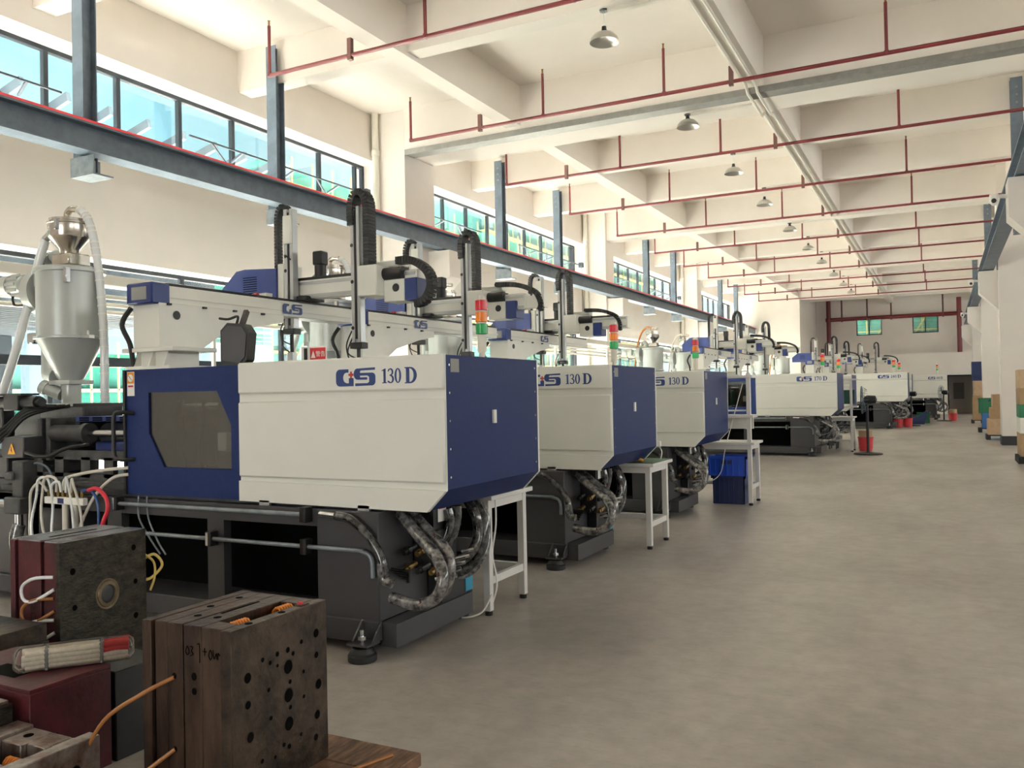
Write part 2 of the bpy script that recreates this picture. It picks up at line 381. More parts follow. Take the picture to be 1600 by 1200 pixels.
for k, (a, b) in enumerate(WIN):
    ms = []; y = b - .25
    while y > a + .3: ms.append(y); y -= 1.035
    if k in (0,): ms = []
    ms = ms[::-1]
    window(a, b, ZU0, ZU1, ms)
    if k: window(a, b, ZL0, ZL1, ms[::2] if ms else [], (1.98,))
for i, (a, b) in enumerate(FW):
    wn += 1; t = .05
    o = struct('window_%d' % wn, MB().box(a, b, Y1 + .02, Y1 + .1, zf1 - t, zf1).box(a, b, Y1 + .02, Y1 + .1, zf0, zf0 + t).box(a, a + t, Y1 + .02, Y1 + .1, zf0 + t, zf1 - t).box(b - t, b, Y1 + .02, Y1 + .1, zf0 + t, zf1 - t), 'frame_dark')
    c = (a + b) / 2; MB().box(c - .03, c + .03, Y1 + .02, Y1 + .1, zf0 + t, zf1 - t).build('mullion', 'frame_dark', o)
    for q in ((a + t, c - .03), (c + .03, b - t)): MB().box(q[0], q[1], Y1 + .055, Y1 + .063, zf0 + t, zf1 - t).build('pane', 'glass_window', o)
# doorway in the partition: dark room behind with a noticeboard
struct('door_1', MB().box(.22, .28, 48.38, 48.62, 0, 2.0).box(1.34, 1.4, 48.38, 48.62, 0, 2.0).box(.28, 1.34, 48.38, 48.62, 1.94, 2.0), 'frame_dark')
nb = tag(MB().box(.5, 1.0, 50.46, 50.5, .75, 1.6).build('notice_board', 'poster'), 'grey notice board on the wall inside the dark far doorway', 'board')
# ------------------------------------------------------------------ outside
struct('ground_yard', MB().box(-90, -10.0, -40, 120, -.3, -.1), 'yard')
def facade(x, y0, y1, h, name, label, netm, dz=1.8, dy=1.6, cols=True):
    t = thing(name, label, 'building', (x, y0, 0))
    MB().box(-6, 0, 0, y1 - y0, -.1, h - .4).build('wall', netm, t)
    s = MB(); yy = 0
    while yy <= y1 - y0: s.bar((.5, yy, -.1), (.5, yy, h), .06); yy += dy
    z = 1
    while z < h: s.bar((.5, 0, z), (.5, y1 - y0, z), .06); s.bar((.25, 0, z - .06), (.25, y1 - y0, z - .06), .5, .05); z += dz
    k = 0
    while k * 3.2 + 3 < y1 - y0: s.bar((.56, k * 3.2, 1 + (k % 3)), (.56, k * 3.2 + 2.6, 5 + (k % 3)), .05); k += 1
    s.build('scaffold', 'scaffold', t, kind='stuff')
    if cols:
        yy = 1.2; 
        while yy < y1 - y0: MB().box(-.1, .2, yy, yy + .55, -.1, h - .3).build('pillar', 'concrete_out', t); yy += 5.2
    return t
facade(-26, 27.5, 52, 12.2, 'scaffolded_building', 'building wrapped in green scaffold netting beyond the window wall', 'net_green', 1.25, 1.4)
facade(-30, 54, 96, 16.5, 'scaffolded_building', 'taller pale green netted building far beyond the windows', 'net_pale', 1.4, 1.5)
facade(-27, 2, 26, 3.6, 'scaffolded_building', 'low netted building seen through the lowest window panes at left', 'net_low', .9, 1.1)
t = thing('steel_canopy', 'pale steel roof frame with stub rafters outside the upper windows', 'canopy', (-17, 5, 0))
MB().box(-1.2, 0, 0, 13, 7.0, 7.62).build('fascia', 'roof_metal', t)
rm = MB().bar((0, 0, 7.55), (1.0, 0, 7.8), .09, .2).mesh('rafter', 'roof_metal')
for i in range(13): link('rafter', rm, t, (0, .4 + i, 0))
for yy in (.3, 6.4, 12.6): MB().box(-.7, -.4, yy, yy + .3, -.1, 7.0).build('post', 'concrete_out', t)
t = thing('porch_roof', 'porch with pale fascia and slatted soffit outside the lower windows', 'roof', (-13, 3.2, 0))
MB().box(-.12, 0, 0, 9.2, 3.02, 3.9).build('fascia', 'porch_grey', t); MB().box(-6.5, -.12, 0, 9.2, 3.3, 3.36).build('deck', 'porch_grey', t)
sm = MB().box(-.13, .13, 0, 9.2, 3.03, 3.09).mesh('soffit_slat', 'porch_grey')
for i in range(20): link('soffit_slat', sm, t, (-.35 - .31 * i, 0, 0))
for yy in (.3, 3.1, 5.9, 8.6):
    MB().box(-.35, -.05, yy, yy + .3, -.1, 3.02).build('post', 'porch_grey', t); MB().box(-6.4, -6.1, yy, yy + .3, -.1, 3.02).build('post', 'porch_grey', t)
nf = thing('scaffold_screen', 'green netting screen on scaffold poles behind the far windows', 'scaffold', (-6, 55, 0))
MB().box(0, 9, .2, .4, 0, 8.5).build('netting', 'net_green', nf)
s = MB()
for i in range(10): s.bar((i, 0, 0), (i, 0, 8.5), .07)
for i in range(9): s.bar((0, 0, .9 * i + .3), (9, 0, .9 * i + .3), .07)
for i in range(4): s.bar((2 * i, -.05, 3.6), (2 * i + 1.6, -.05, 6.2), .07)
s.build('scaffold', 'scaffold', nf, kind='stuff')
#MARK_HALLTHINGS
# ------------------------------------------------------------------ crane runways
def runway(x, label, ys, ztop, red, zp=6.13):
    t = thing('crane_runway', label, 'crane rail', (x, 0, 0))
    MB().box(-.125, .125, Y0 + .1, 44.1, 4.25, 4.275).box(-.125, .125, Y0 + .1, 44.1, ztop - .025, ztop).box(-.03, .03, Y0 + .1, 44.1, 4.275, ztop - .025).build('beam', 'steel_grey', t)
    if red: MB().box(.06, .1, Y0 + .1, 44.1, ztop, ztop + .035).build('conductor_rail', 'rail_red', t)
    pm = MB().box(-.09, .09, -.09, -.075, 4.02, zp + .5).box(-.09, .09, .075, .09, 4.02, zp + .5).box(-.01, .01, -.075, .075, 4.02, zp + .5).mesh('hanging_post', 'steel_grey')
    bm_ = MB().box(-.09, .3, -.13, .13, 4.0, 4.02).box(-.09, .3, -.13, -.115, 4.02, 4.22).box(.06, .075, -.115, .13, 4.02, 4.22).mesh('seat_plate', 'steel_galv')
    bo = MB().cyl((0, -.1, 0), (0, -.09, 0), .022, n=8).mesh('bolt', 'steel_galv')
    for y in ys:
        p = link('hanging_post', pm, t, (-.17 if x < 0 else .17, y, 0)); link('seat_plate', bm_, p)
        for i in range(3): link('bolt', bo, p, (0, 0, 6.2 + .13 * i))
    return t
PYS = [6.38, 9.5, 16.6, 19.75, 26.95, 30.15, 37.4, 40.6]
runway(-8.5, 'grey steel crane runway with red rail under the upper windows', PYS, 4.57, True)
runway(1.05, 'dark steel crane runway along the right hand columns', [16.6, 26.95, 37.4], 4.57, False)
# ------------------------------------------------------------------ sprinkler pipes
up_m = MB().cyl((0, 0, 0), (0, 0, .68), .022, n=8).cyl((0, 0, -.02), (0, 0, .035), .032, n=8).mesh('riser', 'sprinkler_red')
hd_m = MB().cyl((0, 0, .68), (0, 0, .74), .014, n=6).lathe([(.004, .74), (.022, .75), (.004, .756)], n=8).mesh('sprinkler_head', 'brass')
hg_m = MB().box(-.03, .03, -.03, .03, -.06, .22).mesh('hanger', 'hanger_brown')
PIPE_Y = [8.76, 12.2, 15.8, 19.2, 22.6, 26.1, 29.5, 33.0, 36.4, 39.8, 43.2]
for i, y in enumerate(PIPE_Y):
    t = thing('sprinkler_pipe', 'red sprinkler pipe across the ceiling, %s from the camera' % ORD[i], 'pipe', (0, y, 5.87), group='sprinkler pipes under the ceiling')
    MB().cyl((-8.09, 0, 0), (9, 0, 0), .028, n=10).build('pipe', 'sprinkler_red', t)
    for x in (-8.09, -5.57, -3.59, -.56, 2.0): r = link('riser', up_m, t, (x, 0, 0)); link('sprinkler_head', hd_m, r)
    for x in (-6.72, -2.6): link('hanger', hg_m, t, (x, 0, 0))
t = thing('fire_main', 'thick dark red fire main pipe along the top of the far wall', 'pipe', (0, 50.1, 0))
MB().cyl((-5.75, 0, 5.25), (1.0, 0, 5.25), .11, n=12).build('main_pipe', 'sprinkler_red', t)
MB().cyl((-5.6, 0, 3.0), (-5.6, 0, 6.7), .12, n=12).build('riser', 'sprinkler_red', t)
MB().cyl((.85, 0, 3.0), (.85, 0, 6.1), .12, n=12).build('riser', 'sprinkler_red', t)
for x in (-4.9, -3.6, -2.4, .1): MB().box(x - .04, x + .04, -.1, 0, 5.1, 6.7).build('hanger', 'hanger_brown', t)
# ------------------------------------------------------------------ pendant lamps
sh = MB().lathe([(.03, .13), (.055, .125), (.12, .10), (.165, .05), (.178, .012), (.18, 0), (.172, .004), (.15, .03), (.06, .06), (.02, .06)], n=28).mesh('shade', 'lamp_shade')
cp = MB().lathe([(.015, .20), (.028, .195), (.032, .15), (.045, .125), (.03, .12)], n=14).mesh('socket', 'black_part')
LY = [YN[1] + 7.11, YN[2] + .5, YN[2] + 3.86, YN[2] + 7.11, YN[3] + .35, YN[3] + 3.86, YN[3] + 7.11, YN[4] + .35, YN[4] + 3.86, YN[4] + 7.11]
for i, y in enumerate(LY):
    main = i in (1, 4, 7)
    t = thing('pendant_lamp', 'aluminium dome pendant lamp under the ceiling, %s from the camera' % ORD[i], 'lamp', (-3.58, y, 5.72), group='pendant lamps in a row')
    link('shade', sh, t); link('socket', cp, t); zc = .21 if main else .40
    MB().cyl((0, 0, .19), (0, 0, zc - .015), .006, n=6).build('cord', 'paper_white', t)
    MB().lathe([(.05, zc - .02), (.055, zc), (.01, zc + .005)], n=14).build('canopy', 'black_part', t)
    MB().box(.05, 1.02, -.02, .02, zc - .03, zc + .0).build('cable_duct', 'pipe_white', t)
# conduits along the second long beam
t = thing('cable_conduit', 'pair of white cable conduits running along the long ceiling beam', 'conduit', (0, 0, 0))
for x in (-2.36, -2.5):
    MB().tube([(x, Y0 + .2, 5.97), (x, YN[2] - .25, 5.97), (x, YN[2] - .1, 5.88), (x, YN[2] + 1.05, 5.88), (x, YN[2] + 1.2, 5.97), (x, 44, 5.97)], .022, 8, 1).build('conduit', 'pipe_white', t)
# drainpipes
for i, k in enumerate((2, 3, 4)):
    t = thing('drainpipe', 'white drainpipe in the corner of the %s column on the left wall' % ORD[i], 'pipe', (-9.34, YN[k] - .085, 0), group='drainpipes beside the left columns')
    MB().cyl((0, 0, 0), (0, 0, ZS), .065, n=16).build('pipe', 'pipe_white', t)
    for z in (5.95, 4.75, 2.2): MB().lathe([(.065, z), (.078, z + .01), (.078, z + .1), (.065, z + .11)], n=16).build('socket', 'pipe_white', t)
# window opener rods
for i, k in enumerate((0, 1, 2)):
    y1 = WIN[k + 1][1] - .55
    for j, (ya, yb) in enumerate(((y1 - 8.6, y1 - 6.0), (y1 - 4.05, y1))):
        t = thing('window_opener', ['thin window opener rod with brackets, near half of the %s upper window', 'thin window opener rod ending at a gearbox, far half of the %s upper window'][j] % ORD[i], 'rod', (-9.4, 0, 5.2))
        MB().cyl((0, ya, 0), (0, yb, 0), .016, n=8).build('rod', 'rod_dark', t)
        for q in range(2 if j == 0 else 3):
            yq = ya + .4 + q * 1.15
            MB().bar((0, yq, 0), (-.12, yq + .45, -.24), .022).bar((-.36, yq + .75, -.06), (0, yq + .62, 0), .03).bar((-.12, yq + .45, -.24), (-.36, yq + .2, -.38), .022).build('bracket', 'rod_dark', t)
        if j == 1:
            MB().box(-.05, .07, yb - .03, yb + .1, -.06, .08).build('gearbox', 'rod_dark', t)
            MB().cyl((.03, yb + .03, -.06), (.03, yb + .03, -2.9), .008, n=6).build('pull_rod', 'rod_dark', t)
# service ducts along the left wall
t = thing('service_duct', 'beige cable tray with pipes running in front of the lower windows', 'duct', (-8.42, 0, -.04))
MB().box(-.12, .12, 3.0, 44, 2.80, 2.92, .01).build('tray', 'pipe_white', t)
for i, z in enumerate((2.68, 2.60, 2.52)): MB().cyl((.02 - .06 * i, 3.0, z), (.02 - .06 * i, 44, z), .028, n=8).build('pipe', 'pipe_white', t)
for y in (4.5, 8.0, 11.4, 15.2, 18.6, 22.2, 25.5, 29, 32.5): MB().box(-.14, .14, y - .02, y + .02, 2.44, 2.48).box(-.02, .02, y - .02, y + .02, 0, 2.44).build('support', 'pipe_white', t)
for y in (15.8, 17.2, 18.0, 21.4): MB().tube([(.1, y, 2.68), (.35, y, 2.66), (.4, y, 2.5), (.4, y, 1.2)], .03, 8, 4).build('drop_pipe', 'pipe_white', t)
# security cameras on the right corbels
for i, k in enumerate((2, 3, 4)):
    y = YN[k] + .1
    t = thing('security_camera', 'white security camera on the %s right hand corbel' % ORD[i], 'camera', (.84, y + .15, 4.0), group='security cameras on the corbels')
    MB().tube([(0, 0, 0), (-.08, 0, .01), (-.13, -.01, 0)], .03, 10, 4).build('bracket', 'cam_white', t)
    MB().lathe([(.01, .07), (.055, .06), (.06, -.02), (.05, -.06), (.015, -.09)], (-.16, -.01, -.02), 16).build('housing', 'cam_white', t)
    MB().lathe([(.03, 0), (.032, -.03), (.012, -.036)], (-.165, -.045, -.055), 12, 'y').build('lens', 'black_part', t)
#MARK_MACHINES
# ------------------------------------------------------------------ lettering
def arc(cx, cy, rx, ry, a0, a1, n=10): return [(cx + rx * math.cos(math.radians(a0 + (a1 - a0) * i / n)), cy + ry * math.sin(math.radians(a0 + (a1 - a0) * i / n))) for i in range(n + 1)]
LG = [(270, 320), (110, 320)] + arc(110, 245, 70, 75, 90, 180, 6) + arc(110, 135, 70, 65, 180, 270, 6) + [(360, 70), (360, 190), (275, 190), (275, 115), (230, 115)] + arc(230, 195, 60, 75, 270, 90, 10) + [(270, 270)]
LS = [(745, 335), (430, 325)] + arc(430, 245, 65, 82, 90, 270, 10) + [(605, 160), (605, 195), (480, 195), (475, 220), (610, 220), (640, 200), (640, 130), (610, 110), (390, 110), (390, 70), (690, 75)] + arc(690, 135, 60, 60, 270, 360, 5) + arc(690, 205, 60, 55, 0, 90, 5) + [(480, 260), (475, 275), (490, 295), (745, 300)]
LP = [(300, 285), (330, 285), (330, 255), (360, 255), (360, 220), (330, 220), (330, 190), (300, 190), (300, 220), (270, 220), (270, 255), (300, 255)]
def ring(cx, cy, a, b, ia, ib): return [arc(cx, cy, a, b, 0, 350, 20), arc(cx, cy, ia, ib, 0, 350, 20)]
def glyph(ch):                                   # serif numerals in a box 115 wide, 210 high
    if ch == '1': return [[(18, 0), (100, 0), (100, 10), (80, 16), (80, 210), (66, 210), (10, 184), (12, 174), (42, 182), (42, 16), (18, 10)]], 110
    if ch == '0': return ring(58, 105, 56, 107, 24, 92), 128
    if ch == '3': return [[(5, 170), (18, 198)] + arc(56, 160, 46, 52, 110, -60, 10) + arc(56, 58, 56, 60, 65, -100, 12) + [(20, 4), (2, 20), (10, 40), (34, 26)] + arc(52, 56, 30, 44, -80, 80, 8) + [(36, 108), (38, 118)] + arc(50, 158, 26, 36, -60, 120, 8) + [(20, 165)]], 122
    if ch == '7': return [[(8, 210), (112, 210), (112, 196), (56, 0), (28, 0), (80, 172), (28, 172), (12, 150), (2, 150)]], 120
    if ch == '2': return [[(4, 0), (104, 0), (114, 54), (104, 54), (92, 38), (48, 38)] + arc(52, 148, 56, 62, -35, 165, 12) + arc(50, 152, 22, 46, 150, -40, 8) + [(4, 14)]], 122
    if ch == '4': return [[(62, 0), (96, 0), (96, 48), (116, 48), (116, 76), (96, 76), (96, 210), (76, 210), (0, 74), (0, 48), (62, 48)], [(62, 76), (22, 76), (62, 150)]], 124
    if ch == 'D': return [[(0, 0), (95, 0)] + arc(95, 115, 110, 115, -90, 90, 14) + [(0, 230), (0, 218), (24, 212), (24, 18), (0, 12)], [(80, 20), (90, 20)] + arc(90, 115, 62, 95, -90, 90, 12) + [(80, 210)]], 210
    return [], 60
def lettering(parent, txt, x, y, z, k):
    """logo and model number on a panel that faces -Y; x, z of the lower left corner, k metres per unit"""
    M_ = on_front(x, y, z, k)
    sc_ = lambda pl: [(a - 40, b - 70) for a, b in pl]
    o = outline('logo', [sc_(LG), sc_(LS)], .0006 / k, 'logo_blue', parent, M_); o['label'] = 'blue maker logo with a small red cross'
    outline('logo_cross', [sc_(LP)], .0008 / k, 'logo_red', o, Matrix.Identity(4)); 
    polys = []; cx = 850
    for ch in txt:
        if ch == ' ': cx += 45; continue
        g, w_ = glyph(ch); polys += [[(a + cx - 40, b + 30 - (10 if ch == 'D' else 0)) for a, b in p] for p in g]; cx += w_
    o = outline('model_number', polys, .0006 / k, 'logo_blue', parent, M_); o['label'] = 'blue serif lettering'
# ------------------------------------------------------------------ injection moulding machines
OX, OY = -2.42, 3.92                             # machine one: right front corner of its white panel
def W(px, py, Y): p = PY(px, py, Y); return (p.x - OX, p.y - OY, p.z)
foot_parts = {}
def leveling_foot(parent, x, y, front):
    d = -1 if front else 1
    f = MB(); f.lathe([(.075, 0), (.08, .005), (.08, .035), (.07, .045), (.07, .05), (.055, .075), (.02, .08)], (x, y, 0), 20).build('leveling_foot', 'black_rubber', parent)
    o = parent.children[-1] if False else None
    MB().cyl((x, y, .07), (x, y, .17), .012, n=10).lathe([(.024, .115), (.024, .135)], (x, y, 0), 6).build('leveling_bolt', 'chrome', parent)
    MB().box(x - .07, x + .07, y - .05 if front else y - .07, y + .07 if front else y + .05, .088, .10).prism([(y, .1), (y - d * .09, .1), (y - d * .09, .2)], 'x', x - .07, x - .06).prism([(y, .1), (y - d * .09, .1), (y - d * .09, .2)], 'x', x + .06, x + .07).build('foot_bracket', 'base_grey', parent)
def machine(idx, X, Y, scale, txt, label, full=True):
    t = thing('injection_molding_machine', label, 'machine', (X, Y, 0), scale=scale, group='injection molding machines in a row')
    # --- base
    b = MB().box(-.86, -.42, -.04, .78, .06, .80, .006); b.box(-4.9, -.40, -.05, .80, .06, .19, .006)
    b.box(-4.9, -.86, -.03, .02, .70, .80).box(-4.9, -.86, .74, .78, .19, .80).box(-.42, -.30, -.05, .8, .06, .19)
    for x in (-1.68, -2.62, -3.5, -4.85): b.box(x - .07, x + .07, -.03, .03, .19, .70)
    b.build('base_frame', 'base_grey', t)
    MB().box(-4.85, -.86, .30, .33, .19, .70).build('recess_shade', 'void_black', t)  # black sheet painted in for the shade inside the open base
    MB().box(-4.0, -.2, .05, .95, .80, .84).build('bed_top', 'cast_grey', t)
    MB().box(-4.95, -3.1, -.03, .80, .19, .80, .006).build('rear_base', 'base_grey', t)
    for x in (-.62, -2.6, -4.6):
        leveling_foot(t, x + .16 if x > -1 else x, -.15, True); leveling_foot(t, x + .16 if x > -1 else x, .86, False)
    # --- clamp cover
    p = MB(); g = .024
    p.box(-1.51, 0, .022, .03, .93, 1.68)
    p.prism([(-1.505, .82), (-.12, .81), (0, .93), (-1.505, .945)], 'y', 0, .03)
    p.box(-1.51, 0, 0, .026, .945 + g, 1.46 - g, .011).box(-1.51, 0, 0, .026, 1.46 + g, 1.68, .011)
    p.build('front_panel', 'panel_white', t)
    MB().prism([(-1.5, .82), (-.12, .81), (0, .93), (0, 1.68), (-1.5, 1.68)], 'y', 1.19, 1.21).build('rear_panel', 'panel_white', t)
    MB().prism([(-.02, .935), (0, .935), (0, 1.675), (-.02, 1.675)], 'y', .03, 1.19).build('side_panel', 'panel_blue', t)
    sp = [c for c in t.children if c.name.startswith('side_panel')][0]
    MB().prism([(0, .935), (-.12, .815), (-.14, .815), (-.02, .935)], 'y', .03, 1.19).build('lower_flap', 'panel_blue', sp)
    if full:
        q = MB()
        for y in (.06, 1.15):
            for i in range(5): q.cyl((0, y, 1.0 + i * .155), (.004, y, 1.0 + i * .155), .007, n=8)
        q.build('screws', 'chrome', sp, kind='stuff')
        MB().box(0, .012, .555, .59, 1.28, 1.36).build('latch', 'paper_white', sp)
        MB().box(0, .002, .08, .17, 1.58, 1.655).build('sticker', 'poster', sp)
    MB().box(-1.5, -.02, .03, 1.19, 1.655, 1.675).build('top_cover', 'panel_blue' if False else 'panel_white', t)
    lettering(t, txt, -.73, -.0008, 1.515, .000395)
    # --- sliding safety door with window
    d0, d1, zb, zt = -2.565, -1.515, .82, 1.668
    wp = [(-2.35, 1.51), (-1.72, 1.51), (-1.6, 1.29), (-1.6, 1.01), (-2.21, 1.01), (-2.35, 1.23)]
    dm = MB(); y0, y1 = .035, .06
    out = [(d0, zt), (d1, zt), (d1, 1.29), (d1, zb), (d0, zb), (d0, 1.23)]
    for i in range(6):
        j = (i + 1) % 6; dm.prism([out[i], out[j], wp[j], wp[i]], 'y', y0, y1)
    door = dm.build('safety_door', 'panel_blue', t)
    MB().prism(wp, 'y', .045, .05).build('door_window', 'glass_door', door)
    MB().box(d0 - .02, d0, .02, .07, zb, zt).build('door_edge', 'black_part', door)
    MB().tube([(-2.49, .03, 1.37), (-2.53, -.04, 1.38), (-2.58, -.055, 1.36), (-2.585, -.055, 1.22), (-2.58, -.055, 1.09), (-2.53, -.04, 1.06), (-2.49, .03, 1.06)], .014, 8, 4).build('handle', 'black_part', door)
    if full:
        st = MB().box(-2.555, -2.485, .033, .036, 1.49, 1.655).build('warning_sticker', 'paper_white', door)
        MB().box(-2.552, -2.488, .0318, .034, 1.575, 1.652).build('sticker_panel', 'warn_orange', st)
        MB().lathe([(.022, .0), (.026, -.001)], (-2.52, .0316, 1.612), 16, 'y').build('sticker_sign', 'paper_white', st)
        MB().bar((-2.535, .0305, 1.627), (-2.505, .0305, 1.597), .006, .001).build('sticker_mark', 'black_part', st)
        MB().box(-2.545, -2.495, .0318, .034, 1.55, 1.562).build('sticker_bar', 'warn_red', st)
    # inside the door: tie bars and platens
    MB().box(-2.62, -2.40, .15, 1.0, .84, 1.56, .02).build('fixed_platen', 'cast_grey', t)
    MB().box(-1.85, -1.62, .15, 1.0, .84, 1.50, .02).build('moving_platen', 'cast_grey', t)
    for y in (.28, .86):
        for z in (1.0, 1.4): MB().cyl((-2.4, y, z), (-1.1, y, z), .035, n=14).build('tie_bar', 'chrome', t)
    MB().box(-2.4, -2.2, .3, .85, .92, 1.45, .01).build('mold_half', 'mold_rust', t); MB().box(-1.97, -1.85, .3, .85, .92, 1.45, .01).build('mold_half', 'mold_rust', t)
    for i in range(3): MB().tube([(-2.3 + .2 * i, .28, 1.45), (-2.22 + .2 * i, .2, 1.3), (-2.2 + .16 * i, .18, 1.1), (-2.1 + .16 * i, .2, .9)], .014, 8, 5).build('inner_hose', 'black_rubber', t)
    MB().box(-1.78, -1.70, .09, .14, 1.12, 1.24, .005).build('limit_switch', 'paper_white', t)
    MB().box(-2.55, -.1, 1.15, 1.19, .84, 1.668).build('rear_guard', 'board_green' if idx == 3 else 'robot_white', t)
    # --- rails in front of the base
    r1 = MB().cyl((-2.56, -.07, .77), (-.93, -.07, .77), .014, n=10); r1.build('guide_rail', 'steel_galv', t)
    MB().tube([(-2.50, -.07, .585), (-.70, -.07, .585), (-.52, -.07, .582), (-.45, -.07, .55), (-.44, -.07, .44)], .013, 10, 4).build('guide_rail', 'steel_galv', t)
    for x, z in ((-2.54, .77), (-.92, .77), (-1.68, .585), (-.92, .585)):
        c = MB().box(x - .022, x + .022, -.095, -.03, z - .045, z + .045, .003).build('rail_clamp', 'black_part', t)
        MB().box(x - .018, x + .002, -.098, -.094, z - .04, z + .04).build('clamp_plate', 'chrome', c)
    for x in (-1.3, -.55): MB().box(x - .04, x + .04, .0, .02, .78, .83).build('hinge_plate', 'alu', t)
    # --- signal tower
    tw = MB().cyl((-.38, 1.13, 1.67), (-.38, 1.13, 1.74), .02, n=12).cyl((-.38, 1.13, 1.74), (-.38, 1.13, 1.86), .031, n=16).build('signal_tower', 'lamp_body', t)
    MB().lathe([(.033, 2.105), (.03, 2.125), (.01, 2.13)], (-.38, 1.13, 0), 16).build('signal_cap', 'lamp_body', tw)
    for i, m_ in enumerate(('lamp_green', 'lamp_orange', 'lamp_red')):
        z = 1.865 + i * .081; MB().lathe([(.031, z), (.042, z + .004), (.042, z + .068), (.031, z + .072)], (-.38, 1.13, 0), 16).build('signal_lens', m_, tw)
        MB().cyl((-.38, 1.13, z + .072), (-.38, 1.13, z + .081), .034, n=16).build('signal_ring', 'lamp_body', tw)
    # --- hoses under the clamp unit
    def hose(pts, Yp, r, m_, nm='hydraulic_hose', k=6):
        ys = Yp if isinstance(Yp, (list, tuple)) else [Yp] * len(pts)
        return MB().tube([W(px, py, yy) for (px, py), yy in zip(pts, ys)], r, 10, k).build(nm, m_, t)
    hose([(500, 803), (525, 806)], 3.84, .017, 'chrome', 'pipe_fitting', 1)
    hose([(525, 806), (548, 812), (574, 836), (594, 868), (602, 905)], 3.84, .026, 'film_dark')
    hose([(597, 880), (600, 905), (612, 912)], 3.84, .03, 'film_hose')
    hose([(622, 798), (655, 838), (682, 870), (692, 905), (680, 935), (650, 945), (613, 934)], [4.1, 4.0, 3.92, 3.88, 3.87, 3.87, 3.9], .034, 'film_hose')
    hose([(640, 796), (668, 828), (698, 862), (703, 895), (692, 925), (672, 940)], [4.15, 4.08, 4.0, 3.97, 3.97, 4.0], .032, 'film_hose')
    hose([(712, 790), (712, 812), (704, 840), (688, 862), (672, 870)], [4.4, 4.4, 4.38, 4.34, 4.3], .036, 'film_dark')
    hose([(700, 795), (703, 818), (690, 850), (670, 862)], [4.35, 4.35, 4.33, 4.3], .03, 'film_dark')
    hose([(731, 770), (750, 800), (756, 828), (750, 860), (728, 888), (690, 898)], [4.7, 4.7, 4.68, 4.65, 4.6, 4.5], .036, 'film_dark')
    hose([(722, 768), (742, 802), (747, 832), (738, 860), (715, 878), (680, 886)], [4.6, 4.6, 4.6, 4.55, 4.5, 4.4], .032, 'film_dark')
    if full:
        hose([(741, 770), (757, 800), (761, 832), (756, 866), (735, 893), (700, 904)], [4.8, 4.8, 4.78, 4.72, 4.66, 4.55], .026, 'film_hose')
        for k in range(6):
            hose([(545 + k * 4, 822 + k * 3), (565, 850 + k * 5), (600, 885 + k * 3), (640, 893 + k * 4)], 4.0 + .04 * k, .009, 'black_rubber', 'cable')
        for (px, py) in ((684, 836), (690, 896), (662, 938)):                                     # red print on the clear film
            c = W(px, py, 3.87); MB().prism([(-.008, -.014), (-.004, -.002), (-.009, .002), (-.002, .016), (.005, .012), (.002, .003), (.008, -.002), (.001, -.012)], 'y', 0, .003).build('hose_print', 'mold_maroon', t, (c[0], c[1] - .034, c[2]))
        MB().box(-.42, -.26, .30, .55, .42, .66, .01).build('valve_block', 'black_part', t)
        for i in range(4):
            for j in range(2): MB().cyl((-.45 + .09 * i, .24, .47 + .1 * j), (-.45 + .09 * i, .12, .45 + .1 * j), .017, n=8).cyl((-.45 + .09 * i, .18, .46 + .1 * j), (-.45 + .09 * i, .15, .455 + .1 * j), .024, n=6).build('pipe_fitting', 'brass' if (i + j) % 2 else 'black_part', t)
        for i in range(5): MB().cyl((-.2 + .015 * i, .2 + .05 * i, .40 + .03 * i), (-.08, .24 + .05 * i, .42 + .03 * i), .012, n=8).build('pipe_fitting', 'chrome', t)
        MB().box(-.27, -.268, .34, .44, .69, .81).box(-.42, -.27, .3, .62, .64, .8).build('junction_box', 'black_part', t)
        MB().box(-.267, -.265, .345, .435, .70, .80).build('box_label', 'paper_white', t)
        MB().box(-.266, -.264, .355, .425, .775, .793).build('label_stripe', 'warn_red', t)
        MB().box(-.42, -.32, .45, .84, .12, .40, .01).build('oil_cooler', 'black_part', t)
        MB().box(-.325, -.315, .74, .83, .20, .38, .002).build('cooler_tag', 'crate_teal', t)
    # --- injection unit
    MB().box(-4.9, -2.62, .15, .95, .80, .88, .01).build('carriage_bed', 'cast_grey', t)
    f = MB(); yA, yB = .18, .22                   # side casting with openings
    f.box(-4.5, -2.62, yA, yB, 1.03, 1.10).box(-4.5, -2.62, yA, yB, .86, .93)
    for x in (-4.45, -4.05, -3.74, -3.5, -3.2, -2.95, -2.66): f.box(x - .05, x + .05, yA, yB, .9, 1.05)
    f.build('side_casting', 'cast_grey', t)
    MB().box(-4.0, -3.45, .30, .85, 1.08, 1.33, .02).build('injection_housing', 'black_part', t)
    for x in (-3.70, -3.60): MB().box(x - .025, x + .025, .16, .97, 1.02, 1.34, .006).build('flange_plate', 'cast_grey', t)
    for y in (.2, .94):
        MB().cyl((-3.57, y, 1.225), (-3.2, y, 1.225), .062, n=20).cyl((-3.22, y, 1.225), (-3.17, y, 1.225), .075, n=20).build('ram_cylinder', 'cast_grey', t)
        MB().cyl((-3.17, y, 1.225), (-2.6, y, 1.225), .026, n=16).build('ram_rod', 'chrome', t)
    cv = MB().box(-3.44, -2.64, .28, .9, 1.31, 1.345).box(-3.2, -2.64, .26, .88, 1.04, 1.16, .01).build('barrel_cover', 'robot_blue', t)
    q = MB()
    for i in range(5): q.box(-3.40 + .15 * i, -3.29 + .15 * i, .2785, .2805, 1.315, 1.325).box(-3.40 + .15 * i, -3.29 + .15 * i, .2785, .2805, 1.33, 1.34)
    q.build('vent_slots', 'void_black', cv, kind='stuff')
